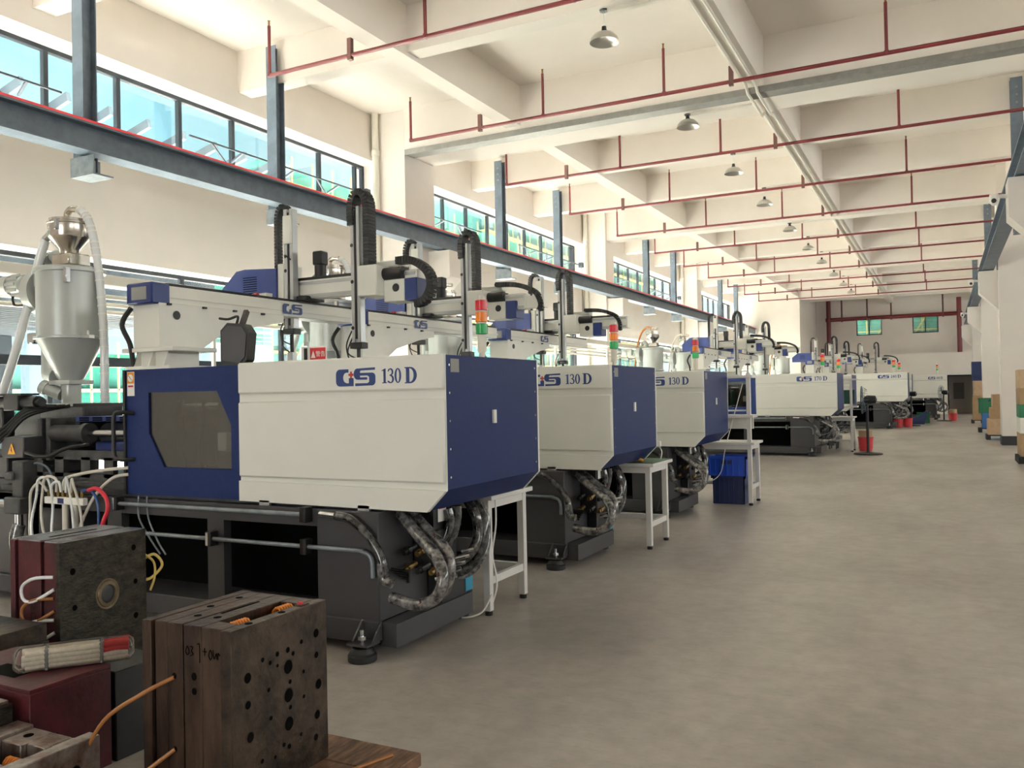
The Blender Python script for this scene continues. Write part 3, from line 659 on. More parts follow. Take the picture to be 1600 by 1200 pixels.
    MB().cyl((-3.45, .57, 1.2), (-2.6, .57, 1.2), .09, n=20).build('barrel', 'alu', t)
    MB().box(-4.05, -3.52, .40, .76, 1.33, 1.425, .01).build('throat_block', 'cast_grey', t)
    MB().cyl((-4.4, .57, 1.24), (-4.0, .57, 1.24), .17, n=20).cyl((-4.75, .57, 1.24), (-4.4, .57, 1.24), .11, n=18).build('screw_motor', 'black_part', t)
    MB().cyl((-4.2, .12, 1.46), (-3.64, .12, 1.46), .05, n=16).box(-3.98, -3.8, .06, .18, 1.40, 1.52, .006).cyl((-3.66, .12, 1.46), (-3.6, .12, 1.46), .035, n=14).build('hydraulic_motor', 'black_part', t)
    MB().box(-4.2, -3.75, .05, .2, 1.515, 1.53).box(-4.12, -4.02, .08, .18, 1.2, 1.42, .01).build('motor_bracket', 'black_part', t)
    MB().box(-3.5, -2.62, .86, .9, 1.42, 1.445).box(-3.5, -2.62, .3, .32, 1.42, 1.445).prism([(-2.75, 1.42), (-2.62, 1.42), (-2.62, 1.36)], 'y', .3, .32).build('top_rail', 'black_part', t)
    if full:
        eb = MB().box(-3.93, -3.665, .01, .20, 1.045, 1.205, .008).build('terminal_box', 'base_grey', t)
        MB().prism([(-3.845, 1.075), (-3.755, 1.075), (-3.80, 1.155)], 'y', .006, .01).build('warning_triangle', 'warn_yellow', eb)
        MB().prism([(-3.803, 1.138), (-3.793, 1.116), (-3.798, 1.116), (-3.79, 1.086), (-3.811, 1.11), (-3.804, 1.11)], 'y', .0045, .006).build('bolt_symbol', 'black_part', eb)
        MB().box(-3.60, -3.48, -.12, .0, .70, 1.04, .008).box(-3.66, -3.56, -.14, .0, .90, .96, .01).box(-3.64, -3.46, -.16, .02, .66, .78, .01).build('valve_stack', 'cast_grey', t)
        MB().cyl((-3.55, -.1, .56), (-3.55, -.1, .68), .028, n=12).build('valve_fitting', 'chrome', t)
        MB().tube([(-3.55, -.1, .58), (-3.56, -.12, .45), (-3.5, -.1, .25)], .045, 10, 4).build('hydraulic_hose', 'film_hose', t)
        MB().cyl((-3.78, -.08, .72), (-3.64, -.08, .72), .035, n=12).build('gauge', 'chrome', t)
        mf = MB().box(-3.17, -2.76, -.165, -.125, .755, .805, .005).build('water_manifold', 'paper_white', t)
        MB().box(-3.02, -2.96, -.168, -.165, .762, .798).build('manifold_tag', 'robot_blue', mf)
        for x in (-2.97, -2.865): MB().cyl((x, -.145, .2), (x, -.145, .755), .021, n=12).build('manifold_leg', 'white_hose', mf)
        nz2 = MB().cyl((-3.14, -.145, .805), (-3.14, -.145, .85), .011, n=8).cyl((-3.14, -.145, .82), (-3.14, -.145, .835), .015, n=6).mesh('nozzle', 'brass')
        for i in range(8): link('nozzle', nz2, mf, (.05 * i, 0, 0))
        HS = [([(-3.14, .84), (-3.2, .9), (-3.28, .84), (-3.33, .7), (-3.32, .55), (-3.27, .4)], 'white_hose'), ([(-3.09, .84), (-3.12, .93), (-3.2, .92), (-3.26, .8), (-3.3, .6), (-3.25, .4)], 'clear_hose'),
              ([(-3.04, .84), (-3.03, .93), (-3.12, .94), (-3.19, .84), (-3.19, .68), (-3.13, .52), (-3.05, .4)], 'white_hose'), ([(-2.99, .84), (-3.0, .91), (-3.06, .88), (-3.08, .74), (-3.08, .58), (-3.06, .4)], 'clear_hose'),
              ([(-2.94, .84), (-2.92, .92), (-2.9, .94), (-2.9, .84), (-2.86, .72), (-2.82, .55), (-2.8, .4)], 'clear_hose'), ([(-2.89, .84), (-2.86, .93), (-2.83, .9), (-2.8, .75), (-2.76, .6), (-2.75, .4)], 'white_hose')]
        for pts, m_ in HS: MB().tube([(x, -.16 - .012 * (k % 3), z) for k, (x, z) in enumerate(pts)], .0095, 8, 6).build('water_hose', m_, t)
        MB().tube([(-2.72, -.15, .86), (-2.62, -.16, .875), (-2.52, -.17, .82), (-2.505, -.17, .74), (-2.56, -.16, .66), (-2.64, -.15, .5)], .014, 8, 6).build('water_hose', 'red_hose', t)
        MB().tube([(-2.8, -.145, .85), (-2.7, -.15, .86), (-2.63, -.15, .78), (-2.62, -.15, .6), (-2.62, -.14, .4)], .009, 8, 6).build('water_hose', 'blue_hose', t)
        MB().tube([(-2.99, -.145, .85), (-2.97, -.14, .93), (-2.85, -.1, .965), (-2.68, -.04, .99), (-2.55, .03, 1.0)], .011, 8, 6).build('water_hose', 'white_hose', t)
        MB().tube([(-2.55, .03, .955), (-2.64, -.03, .93), (-2.74, -.1, .8), (-2.86, -.14, .55), (-2.9, -.14, .4)], .011, 8, 6).build('water_hose', 'white_hose', t)
        for i in range(2): MB().tube([(-2.38 + .08 * i, -.03, .82), (-2.34 + .09 * i, -.06, .68), (-2.2 + .06 * i, -.08, .54), (-2.12 + .05 * i, -.08, .46)], .006, 6, 6).build('cable', 'steel_galv', t)
        for i in range(4): MB().tube([(-3.56, .2 + .04 * i, 1.43), (-3.74, .1, 1.42 - .02 * i), (-3.9, .02, 1.28 - .03 * i), (-4.05, .0, 1.22 - .02 * i), (-4.4, 0, 1.25)], .013, 8, 6).build('cable', 'black_rubber', t)
        MB().tube([(-3.6, 0, .98), (-3.45, -.03, 1.02), (-3.3, -.04, .98), (-3.25, -.03, .86)], .008, 8, 6).build('cable', 'steel_grey', t)
        MB().tube([(-3.65, .02, 1.09), (-3.45, .04, 1.06), (-3.3, .1, 1.12), (-3.1, .15, 1.15)], .014, 8, 6).build('cable', 'black_rubber', t)
        MB().box(-4.9, -4.0, .1, .9, .88, 1.05, .01).build('injection_slide', 'cast_grey', t)
    return t
MS = [(-2.42, 3.92, None, '130 D'), (-2.42, 6.53, None, '130 D'), (-2.42, 9.53, None, '130 D'), (-2.0, 19.1, (1.12, 1.1, 1.06), '170 D'), (-2.05, 22.9, (1.12, 1.1, 1.06), '170 D'),
      (-1.08, 32.3, (1.3, 1.3, 1.16), '240 D'), (-1.08, 36.5, (1.3, 1.3, 1.16), '240 D'), (.17, 41.0, (1.0, 1.3, 1.15), '400 D')]
ML = ['white and navy injection molding machine nearest the camera', 'second white and navy molding machine from the camera',
      'third white and navy molding machine from the camera, beside the shelved workbench', 'fourth white molding machine, in mid hall behind the shelved workbench',
      'fifth molding machine, directly behind the fourth and mostly hidden', 'sixth white molding machine, broad front behind the standing fan',
      'seventh molding machine, hidden behind the sixth, its edge just showing', 'farthest white molding machine, beside the dark doorway']
for i, (x, y, s_, txt) in enumerate(MS): machine(i, x, y, s_, txt, ML[i], i < 3)
#MARK_ROBOTS
# ------------------------------------------------------------------ take-out robots (origin: pedestal of robot one)
RX, RY = -4.98, 4.32
def chain(parent, pts, half, thick, name='cable_chain'):
    """articulated drag chain: links strung along a path, as one part"""
    P = catmull(pts, 8); m_ = MB(); L = 0; step = .028; last = P[0]; acc = 0
    for a, b in zip(P[:-1], P[1:]):
        d = (b - a).length; u = (b - a).normalized() if d else Vector((0, 0, 1))
        while acc + d >= step:
            a = a + u * (step - acc); d = (b - a).length; acc = 0
            side = Vector((0, 1, 0)); nrm = u.cross(side).normalized()
            c = a; vs = [c + u * (sx * step * .44) + side * (sy * half) + nrm * (sz * thick) for sx in (-1, 1) for sy, sz in ((-1, -1), (1, -1), (1, 1), (-1, 1))]
            m_._add(vs, [(0, 3, 2, 1), (4, 5, 6, 7), (0, 1, 5, 4), (1, 2, 6, 5), (2, 3, 7, 6), (3, 0, 4, 7)])
        acc += d
    m_.tube(P[::3] + [P[-1]], thick * .75, 6, 1)
    return m_.build(name, 'black_rubber', parent)
def robot(X, Y, cy, m2, scale, label, full=True, mirror_len=2.55):
    t = thing('takeout_robot', label, 'robot', (X, Y, 0), scale=scale, group='take-out robots on the molding machines')
    ped = MB().box(-.22, .22, -.2, .2, 1.68, 1.70).box(-.15, .15, -.13, .13, 1.70, 1.80).box(-.26, .26, -.2, .2, 1.80, 1.83, .004)
    for x in (-.15, 0, .15): ped.prism([(-.13, 1.70), (-.19, 1.70), (-.15, 1.80), (-.13, 1.80)], 'x', x - .008, x + .008)
    ped.build('pedestal', 'robot_white', t)
    MB().prism([(-.2, 1.83), (.18, 1.83), (.35, 1.93), (.75, 2.03), (1.05, 2.08), (1.05, 2.14), (-.2, 2.14)], 'x', -.13, .13).build('bracket', 'robot_white', t)
    q = MB().lathe([(.03, 0), (.032, .004)], (.13, -.05, 2.06), 16, 'x')
    for y in (-.12, .2, .5, .8): q.box(.13, .15, y - .015, y + .015, 2.125, 2.14)
    q.build('bracket_bolts', 'black_part', t, kind='stuff')
    MB().box(-.1, .1, -.12, mirror_len, 2.14, 2.27, .008).box(.1, .11, -.1, mirror_len, 2.185, 2.20).build('traverse_beam', 'robot_white', t)
    MB().box(-.09, .09, -.1, mirror_len - .02, 2.27, 2.29).build('traverse_rail', 'black_part', t)
    eb = MB().box(-.13, .13, -.26, -.1, 2.13, 2.28, .01).build('end_box', 'robot_blue', t)
    MB().box(-.07, .08, -.264, -.259, 2.16, 2.25).build('display_plate', 'poster', eb)
    sc_ = lambda pl: [(a - 40, b - 70) for a, b in pl]
    lg = outline('logo', [sc_(LG), sc_(LS)], .0006 / .00034, 'logo_blue', t, on_right(.1115, cy - .36, 2.16, .00034)); 
    # carriage and kick beam across the hall
    MB().box(-.2, .16, cy - .12, cy + .12, 2.29, 2.33, .005).build('carriage', 'black_part', t)
    MB().box(-.1, 1.25, cy - .06, cy + .06, 2.31, 2.47, .006).build('kick_beam', 'robot_white', t)
    MB().box(-.1, 1.23, cy - .07, cy - .06, 2.43, 2.455).box(-.1, 1.23, cy - .07, cy - .06, 2.32, 2.345).build('kick_rail', 'alu', t)
    MB().box(-.1, 1.0, cy - .05, cy + .05, 2.47, 2.495).build('kick_chain_tray', 'black_part', t)
    mc = MB().prism([(-.78, 2.28), (-.14, 2.28), (-.14, 2.58), (-.5, 2.60), (-.6, 2.59), (-.78, 2.44)], 'y', cy - .16, cy + .16).build('motor_cover', 'robot_blue', t)
    q = MB()
    for i in range(8): q.box(-.52, -.36, cy - .162, cy - .159, 2.38 + i * .02, 2.387 + i * .02)
    q.build('vent_slots', 'void_black', mc, kind='stuff')
    MB().box(-.14, -.07, cy - .14, cy + .1, 2.30, 2.62, .005).build('carriage_plate', 'robot_white', t)
    MB().cyl((.2, cy + .02, 2.47), (.2, cy + .02, 2.6), .05, n=16).box(.15, .25, cy - .03, cy + .07, 2.6, 2.72, .01).build('servo_motor', 'black_part', t)
    # sub arm (mast over the beam) and main arm
    for k, (x, zb, zt, wdt) in enumerate(((.0, 2.05, 3.08, .05), (m2, 1.90, 3.02, .045))):
        ma = MB().box(x - wdt, x - .012, cy - .16, cy - .09, zb, zt, .004).box(x + .014, x + wdt, cy - .16, cy - .09, zb, zt, .004).build('arm_mast', 'alu', t)
        MB().box(x - .012, x + .014, cy - .155, cy - .1, zb + .03, zt - .03).build('mast_rail', 'black_part', ma)
        q = MB()
        for z in (zb + .12, zb + .5, zb + .8): q.lathe([(.012, 0), (.016, -.002)], (x - .03, cy - .161, z), 12, 'y')
        q.build('mast_ports', 'black_part', ma, kind='stuff')
        if k == 0:
            MB().box(x - .04, x + .045, cy - .18, cy - .155, zt - .3, zt - .06, .004).build('mast_cover', 'robot_white', ma)
            chain(t, [(x - .16, cy - .1, 2.35), (x - .16, cy - .1, 2.9), (x - .15, cy - .1, 3.06), (x - .1, cy - .1, 3.12), (x - .04, cy - .1, 3.08), (x - .03, cy - .1, 2.98)], .03, .022)
        else:
            chain(t, [(x - .035, cy - .12, 2.85), (x - .04, cy - .12, 3.0), (x - .01, cy - .12, 3.11), (x + .06, cy - .12, 3.13), (x + .11, cy - .12, 3.06), (x + .12, cy - .12, 2.9), (x + .12, cy - .12, 2.5)], .055, .028)
            MB().box(x + .05, x + .24, cy - .2, cy + .05, 2.27, 2.52, .008).build('arm_gearbox', 'robot_white', t)
            MB().box(x + .1, x + .36, cy - .02, cy + .1, 2.52, 2.57, .006).build('arm_cover', 'robot_white', t)
            MB().cyl((x + .24, cy - .08, 2.45), (x + .42, cy - .08, 2.45), .05, n=16).build('servo_motor', 'black_part', t)
            cb = MB().box(x + .24, x + .44, cy - .1, cy + .1, 2.22, 2.40, .006).build('arm_control_box', 'robot_white', t)
            MB().box(x + .44, x + .56, cy - .1, cy + .1, 2.22, 2.40, .006).build('box_cover', 'robot_blue', cb)
            MB().lathe([(.03, 0), (.034, -.004)], (x + .36, cy - .1, 2.33), 14, 'y').build('connector', 'black_part', cb)
            if m2 < .66 or not full:
                chain(t, [(x + .3, cy - .05, 2.58), (x + .55, cy - .05, 2.56), (x + .75, cy - .05, 2.48), (x + .82, cy - .05, 2.36), (x + .8, cy - .05, 2.28)], .03, .024)
                MB().box(1.2, x + .85, cy - .05, cy + .05, 2.32, 2.44).build('kick_extension', 'robot_white', t)
            else:
                chain(t, [(x + .34, cy - .06, 2.55), (x + .5, cy - .06, 2.54), (x + .64, cy - .06, 2.45), (x + .68, cy - .06, 2.33), (x + .62, cy - .06, 2.22), (x + .52, cy - .06, 2.19)], .04, .03)
        g = MB().box(x - .06, x + .06, cy - .17, cy - .08, zb - .05, zb, .004).cyl((x, cy - .13, zb - .2), (x, cy - .13, zb - .05), .016, n=10).build('gripper_wrist', 'black_part', t)
        MB().box(x - .03, x + .03, cy - .16, cy - .1, zb - .32, zb - .2, .004).prism([(x - .03, zb - .32), (x + .03, zb - .32), (x + .05, zb - .40), (x - .0, zb - .40)], 'y', cy - .15, cy - .11).build('gripper', 'alu', g)
        if full: MB().tube([(x - .05, cy - .15, zb + .1), (x - .1, cy - .16, zb - .02), (x - .06, cy - .17, zb - .15), (x, cy - .16, zb - .2)], .006, 6, 5).tube([(x - .04, cy - .15, zb + .05), (x - .08, cy - .17, zb - .08), (x + .03, cy - .17, zb - .14)], .006, 6, 5).build('air_line', 'black_rubber', g)
    MB().tube([(-.15, -.2, 2.12), (-.2, -.24, 2.0), (-.17, -.2, 1.86), (-.16, -.18, 1.7)], .018, 8, 5).build('cable', 'black_rubber', t)
    MB().tube([(-.05, cy - .1, 2.62), (-.02, cy - .18, 2.68), (.03, cy - .16, 2.64)], .008, 6, 5).build('cable', 'black_rubber', t)
    vb = MB().box(-.16, .02, cy - .45, cy - .38, 2.29, 2.33).build('air_valve', 'paper_white', t); MB().cyl((-.1, cy - .46, 2.31), (-.06, cy - .46, 2.31), .025, n=10).build('valve_knob', 'warn_red', vb)
    return t
RL = ['white take-out robot with blue motor cover on the nearest molding machine', 'take-out robot on the second molding machine, behind the nearest robot', 'take-out robot on the third molding machine with blue motor cover',
      'take-out robot above the fourth molding machine', 'take-out robot of the fifth machine, just behind the fourth robot', 'far take-out robot with blue motor cover in front of the far wall',
      'far take-out robot partly hidden behind a signal tower', 'farthest take-out robot, below the far wall windows']
robot(-4.98, 4.32, 1.42, .71, None, RL[0], True, 2.02); robot(-4.98, 6.64, 1.07, .60, None, RL[1]); robot(-4.98, 9.62, 1.18, .33, None, RL[2])
robot(-5.05, 19.6, 1.6, .45, (1.1, 1.1, 1.08), RL[3], False); robot(-5.05, 23.3, 1.7, .45, (1.1, 1.1, 1.08), RL[4], False)
robot(-4.4, 33.3, 1.6, .55, (1.15, 1.1, 1.1), RL[5], False); robot(-4.35, 37.5, 1.6, .55, (1.15, 1.1, 1.1), RL[6], False); robot(-3.35, 41.6, 1.4, .5, (1.15, 1.1, 1.13), RL[7], False)
# teach pendants hung near the robots, warning sign of machine one
p = PY(370, 540, 4.2)
t = thing('teach_pendant', 'dark grey robot teach pendant hanging above the nearest safety door', 'controller', (p.x, 4.2, p.z), .25)
MB().prism([(-.09, -.12), (.06, -.14), (.10, -.10), (.12, .08), (.08, .14), (-.04, .15), (-.09, .10)], 'y', -.05, .05).build('case', 'black_part', t)
MB().prism([(-.075, -.10), (.05, -.12), (.09, -.08), (.105, .07), (.07, .12), (-.03, .13), (-.075, .09)], 'y', -.06, -.05).build('front_cover', 'base_grey', t)
MB().tube([(.0, 0, .14), (-.02, .05, .2), (-.12, .1, .19), (-.2, .12, .2)], .009, 8, 5).build('cable', 'black_rubber', t)
MB().bar((.02, .03, .13), (.02, .1, .24), .03).build('hook', 'black_part', t)
p = PY(490, 551, 4.6)
t = thing('warning_sign', 'small red and white warning sign standing on the nearest machine top', 'sign', (p.x, 4.6, 1.68))
MB().box(-.11, .11, 0, .006, 0, .13).build('plate', 'paper_white', t)
rp_ = MB().box(-.03, .105, -.002, 0, .03, .12).build('red_field', 'warn_red', t)
MB().prism([(-.022, .05), (.018, .05), (-.002, .1)], 'y', -.003, -.002).build('triangle', 'paper_white', rp_)
text_obj('lettering', '警告', .042, 'paper_white', rp_, on_front(.02, -.0025, .062))
MB().box(-.03, .105, -.002, 0, .012, .028).build('yellow_strip', 'warn_yellow', t)
MB().box(-.085, -.055, -.002, 0, .02, .12).build('black_pictogram', 'black_part', t)
#MARK_HOPPERS
# ------------------------------------------------------------------ hopper dryers
def hopper(X, Y, label, full=True, scale=None, pipecol='white_hose'):
    t = thing('hopper_dryer', label, 'hopper', (X, Y, 0), scale=scale, group='hopper dryers above the injection units')
    MB().lathe([(.25, 1.985), (.25, 2.52)], n=36).build('drum', 'hopper_grey', t)
    MB().lathe([(.255, 2.50), (.27, 2.505), (.27, 2.53), (.25, 2.545), (.02, 2.56)], n=36).build('lid', 'hopper_grey', t)
    MB().lathe([(.085, 1.63), (.105, 1.66), (.252, 1.965), (.272, 1.968), (.272, 1.985), (.25, 1.99)], n=36).build('cone', 'hopper_grey', t)
    MB().box(-.13, .13, -.11, .11, 1.60, 1.635, .004).cyl((0, 0, 1.43), (0, 0, 1.60), .075, n=18).box(-.17, .17, -.15, .15, 1.42, 1.45, .004).build('discharge_neck', 'hopper_grey', t)
    if full:
        MB().tube([(-.05, -.05, 1.52), (-.16, -.1, 1.57)], .05, 12, 1).cyl((-.16, -.1, 1.57), (-.2, -.12, 1.59), .058, n=14).build('drain_port', 'hopper_grey', t)
        for a in (-.7, 1.6, 3.6):
            x, y = .27 * math.cos(a), .27 * math.sin(a)
            MB().box(x - .02, x + .02, y - .02, y + .02, 2.40, 2.52, .004).build('toggle_latch', 'chrome', t)
        MB().box(.23, .36, -.10, -.05, 1.96, 1.985).cyl((.32, -.08, 1.98), (.32, -.08, 2.02), .012, n=8).build('clamp_bolt', 'chrome', t)
        MB().box(-.36, -.26, -.14, -.06, 1.94, 2.03, .01).build('hinge_latch', 'chrome', t)
    # vacuum loader
    v = MB().box(-.09, .13, -.1, .1, 2.56, 2.66, .012).build('loader_base', 'stainless', t)
    MB().lathe([(.075, 2.66), (.08, 2.70), (.155, 2.79), (.16, 2.80), (.16, 2.90), (.165, 2.905), (.165, 2.92), (.15, 2.925), (.15, 2.945), (.02, 2.955)], n=28).build('vacuum_loader', 'stainless', t)
    MB().tube([(-.02, 0, 2.95), (-.02, 0, 3.0), (.03, 0, 3.03), (.12, 0, 3.02)], .028, 12, 5).build('suction_elbow', 'stainless', t)
    if full:
        for a in (-1.2, .9, 2.6): MB().box(.165 * math.cos(a) - .015, .165 * math.cos(a) + .015, .165 * math.sin(a) - .015, .165 * math.sin(a) + .015, 2.84, 2.93, .003).build('toggle_latch', 'chrome', t)
        MB().cyl((-.14, -.03, 2.87), (-.23, -.05, 2.80), .034, n=12).build('inlet_pipe', 'chrome', t)
        MB().tube([(-.23, -.05, 2.80), (-.3, -.07, 2.6), (-.42, -.1, 2.2), (-.58, -.12, 1.8), (-.75, -.12, 1.5), (-.9, -.12, 1.3)], .036, 12, 6).build('feed_hose', 'clear_hose', t)
        MB().tube([(.12, 0, 3.02), (.2, .02, 2.94), (.25, .05, 2.7), (.3, .06, 2.3), (.34, .05, 1.9), (.34, .05, 1.5), (.3, .1, 1.3)], .032, 12, 6).build('suction_hose', 'clear_hose', t)
        q = MB()
        for i in range(26):
            P_ = catmull([(.12, 0, 3.02), (.2, .02, 2.94), (.25, .05, 2.7), (.3, .06, 2.3), (.34, .05, 1.9), (.34, .05, 1.5), (.3, .1, 1.3)], 6); a = P_[min(int(i * 36 / 26), 35)]; b = P_[min(int(i * 36 / 26) + 1, 36)]; d = (b - a).normalized()
            q.cyl(a, a + d * .01, .036, n=10)
        q.build('hose_ribs', 'paper_white', t, kind='stuff')
    else:
        MB().tube([(.0, 0, 3.02), (-.15, 0, 3.05), (-.3, 0, 2.9), (-.42, 0, 2.5), (-.5, 0, 1.9)], .024, 10, 6).build('suction_hose', pipecol, t)
    # hot air blower and duct
    MB().tube([(-.18, .06, 2.55), (-.18, .06, 2.63), (-.22, .05, 2.68), (-.27, .04, 2.66)], .05, 14, 5).lathe([(.055, 0), (.075, .02), (.06, .04)], (-.31, .04, 2.645), 16, 'x').build('air_elbow', 'hopper_grey', t)
    MB().lathe([(.03, 0), (.085, .01), (.09, .03), (.09, .12), (.075, .125), (.075, .26)], (-.78, -.05, 2.45), 20, 'x').build('blower_motor', 'hopper_grey', t)
    q = MB()
    for i in range(10): a = 2 * PI * i / 10; q.box(-.655, -.53, -.05 + .082 * math.cos(a) - .005, -.05 + .082 * math.cos(a) + .005, 2.45 + .082 * math.sin(a) - .012, 2.45 + .082 * math.sin(a) + .012)
    q.build('motor_fins', 'hopper_grey', t, kind='stuff')
    MB().lathe([(.05, -.06), (.19, -.05), (.19, .05), (.05, .06)], (-.36, .02, 2.38), 24, 'x').cyl((-.36, .02, 2.2), (-.36, .02, 2.05), .06, n=14).build('blower_housing', 'hopper_grey', t)
    MB().tube([(-.3, .05, 2.1), (-.3, .05, 1.8), (-.28, .04, 1.68), (-.17, .02, 1.66)], .09, 16, 5).build('heater_pipe', 'hopper_grey', t)
    MB().tube([(-.66, -.06, 2.36), (-.6, -.08, 2.28), (-.45, -.06, 2.28)], .01, 6, 4).build('cable', 'black_rubber', t)
    return t
hopper(-6.33, 4.5, 'large grey hopper dryer with steel loader at the left of the picture')
hopper(-6.15, 7.6, 'grey hopper dryer behind the nearest robot, only loader and drum showing')
hopper(-6.3, 10.3, 'hopper dryer behind the second robot, only its loader showing', False)
hopper(-6.4, 20.3, 'grey hopper dryer with bent hose right of the third machine', False, pipecol='orange_hose')
hopper(-6.5, 23.6, 'grey hopper dryer left of a blue motor cover in mid hall', False)
hopper(-6.3, 33.9, 'grey hopper dryer with no robot before it, in front of the white wall block', False, (1.15, 1.15, 1.1))
hopper(-6.2, 38.2, 'farthest grey hopper dryer with orange hose before the white wall block', False, (1.15, 1.15, 1.1), 'orange_hose')
#MARK_BENCHES
# ------------------------------------------------------------------ workbenches
def bench(x0, x1, y0, y1, label, h=.79, shelf=False, green=True):
    t = thing('workbench', label, 'workbench', (x0, y0, 0)); w_, d = x1 - x0, y1 - y0; a = .05
    tp = MB().box(-.02, w_ + .04, -.03, d + .03, h - .03, h, .003).build('tabletop', 'bench_white', t)
    if green: MB().box(-.015, w_ + .035, -.025, d + .025, h, h + .004).build('mat', 'bench_green', tp)
    for x in (0, w_ - a):
        for y in (0, d - a):
            up_ = shelf and y == 0
            l = MB().box(x, x + a, y, y + a, .03, 1.66 if up_ else h - .03, .003).build('leg', 'bench_white', t)
            MB().lathe([(.024, 0), (.026, .004), (.026, .022), (.012, .03)], (x + a / 2, y + a / 2, 0), 12).build('glide', 'black_part', l)
    for x in (0, w_ - a): MB().box(x + .008, x + a - .008, a, d - a, .20, .25).build('side_rail', 'bench_white', t)
    MB().box(a, w_ - a, d - a, d - .01, .20, .25).build('back_rail', 'bench_white', t)
    MB().box(a, w_ - a, .0, .03, h - .09, h - .03).build('apron', 'bench_white', t); MB().box(w_ - .03, w_ - .005, a, d - a, h - .09, h - .03).build('apron', 'bench_white', t)
    return t
bench(-4.1, -2.67, 4.86, 5.42, 'white workbench with green mat behind the nearest machine')
bench(-3.85, -2.41, 7.48, 8.04, 'white workbench with green mat behind the second machine')
b3 = bench(-3.6, -2.15, 10.77, 11.3, 'white workbench with tall shelf frame before the blue crates', shelf=True, green=False)
for z in (1.10, 1.60): MB().box(0, 1.48, -.02, .30, z, z + .035, .003).build('shelf', 'bench_white', b3)
MB().box(.05, 1.38, .05, .07, 1.18, 1.2).build('shelf_rail', 'bench_white', b3)
MB().box(.0, 1.4, .10, .16, 1.52, 1.56, .005).build('lamp_tube', 'steel_galv', b3)
MB().box(.05, 1.43, .27, .29, .95, 1.10).build('modesty_panel', 'bench_white', b3)
b4 = bench(-3.4, -1.83, 20.5, 21.05, 'far workbench with tall shelf frame beside the standing fan', shelf=True, green=False)
for z in (1.0, 1.62): MB().box(0, 1.68, -.02, .30, z, z + .035, .003).build('shelf', 'bench_white', b4)
MB().box(.1, 1.6, .28, .3, 1.08, 1.4).build('green_board', 'board_green', b4)


# bits on the benches
t = thing('power_strip', 'white power strip with green plug on the nearest workbench', 'power strip', (-2.78, 4.98, .794))
MB().box(-.16, .06, -.03, .03, 0, .03, .006).build('body', 'paper_white', t); MB().box(.0, .05, -.035, .03, .03, .055, .005).build('plug', 'bench_green', t)
MB().tube([(.06, 0, .02), (.12, -.05, .0), (.13, -.06, -.2), (.1, -.06, -.4), (.12, -.04, -.6), (.06, -.04, -.785)], .006, 6, 6).build('cable', 'paper_white', t)
t = thing('white_cable', 'thin white cable looping on the floor by the nearest workbench', 'cable', (-2.75, 4.8, 0))
MB().tube([(-.0, 0, .3), (-.12, -.05, .15), (-.15, -.05, .02), (-.05, -.06, .008), (.05, 0, .04), (.1, .05, .15)], .006, 6, 6).build('strand', 'paper_white', t)
t = thing('work_glove', 'yellow work glove lying on the second workbench', 'glove', (-2.62, 7.56, .795), .4)
MB().lathe([(.01, 0), (.05, .01), (.055, .04), (.03, .06), (.01, .065)], (0, 0, 0), 12).build('palm', 'glove_orange', t)
for i in range(4): MB().tube([(.03, -.04 + .025 * i, .02), (.08, -.045 + .028 * i, .025), (.11, -.045 + .03 * i, .01)], .012, 8, 4).build('finger', 'glove_orange', t)
MB().tube([(0, .04, .02), (.03, .075, .02), (.06, .08, .012)], .012, 8, 4).build('thumb', 'glove_orange', t)
p = PY(1025, 668, 7.75)
t = thing('wall_socket', 'white socket with hanging cable at the side of the second machine', 'socket', (-2.42, 7.74 + .01, .93))
MB().box(-.03, .03, -.0, .03, 0, .05, .004).build('body', 'paper_white', t); MB().tube([(.0, .03, .01), (.03, .04, -.05), (.02, .03, -.12)], .005, 6, 5).build('cable', 'paper_white', t)
t = thing('hanging_cable', 'thin white cable strung from the shelf to the floor beside the crates', 'cable', (-.03, 10.82, 0))
MB().tube([(-2.22, 0, 1.53), (-2.34, -.02, 1.1), (-2.45, -.04, .7), (-2.5, -.06, .42), (-2.62, -.1, .3), (-2.8, -.1, .3)], .006, 6, 6).build('strand', 'paper_white', t)
def crate(x, y, z, w_, d, h, m_, label, tilt=0):
    t = thing('plastic_crate', label, 'crate', (x, y, z), tilt); b = MB(); th = .012
    b.box(-w_ / 2 + .02, w_ / 2 - .02, -d / 2 + .02, d / 2 - .02, 0, .012)
    for s_ in (-1, 1):
        b.box(s_ * (w_ / 2 - .02), s_ * (w_ / 2 - .02 - th), -d / 2 + .02, d / 2 - .02, .012, h); b.box(-w_ / 2 + .02, w_ / 2 - .02, s_ * (d / 2 - .02), s_ * (d / 2 - .02 - th), .012, h)
    b.build('body', m_, t)
    r = MB()
    for s_ in (-1, 1): r.box(s_ * w_ / 2, s_ * (w_ / 2 - .03), -d / 2, d / 2, h - .035, h, .002); r.box(-w_ / 2, w_ / 2, s_ * d / 2, s_ * (d / 2 - .03), h - .035, h, .002)
    r.build('rim', m_, t)
    rib = MB().box(-.006, .006, -d / 2 + .003, -d / 2 + .02, .01, h - .035).mesh('rib', m_)
    for i in range(7): link('rib', rib, t, (-w_ / 2 + .04 + i * (w_ - .08) / 6, 0, 0))
    MB().box(-.07, .07, -d / 2 + .012, -d / 2 + .021, h - .1, h - .05).build('hand_hold', 'crate_navy', t)
    return t
crate(-2.46, 11.0, 0, .44, .36, .36, 'crate_navy', 'dark navy crate on the floor under the shelved workbench')
crate(-2.47, 10.99, .36, .52, .40, .25, 'crate_blue', 'bright blue crate stacked on the navy crate')
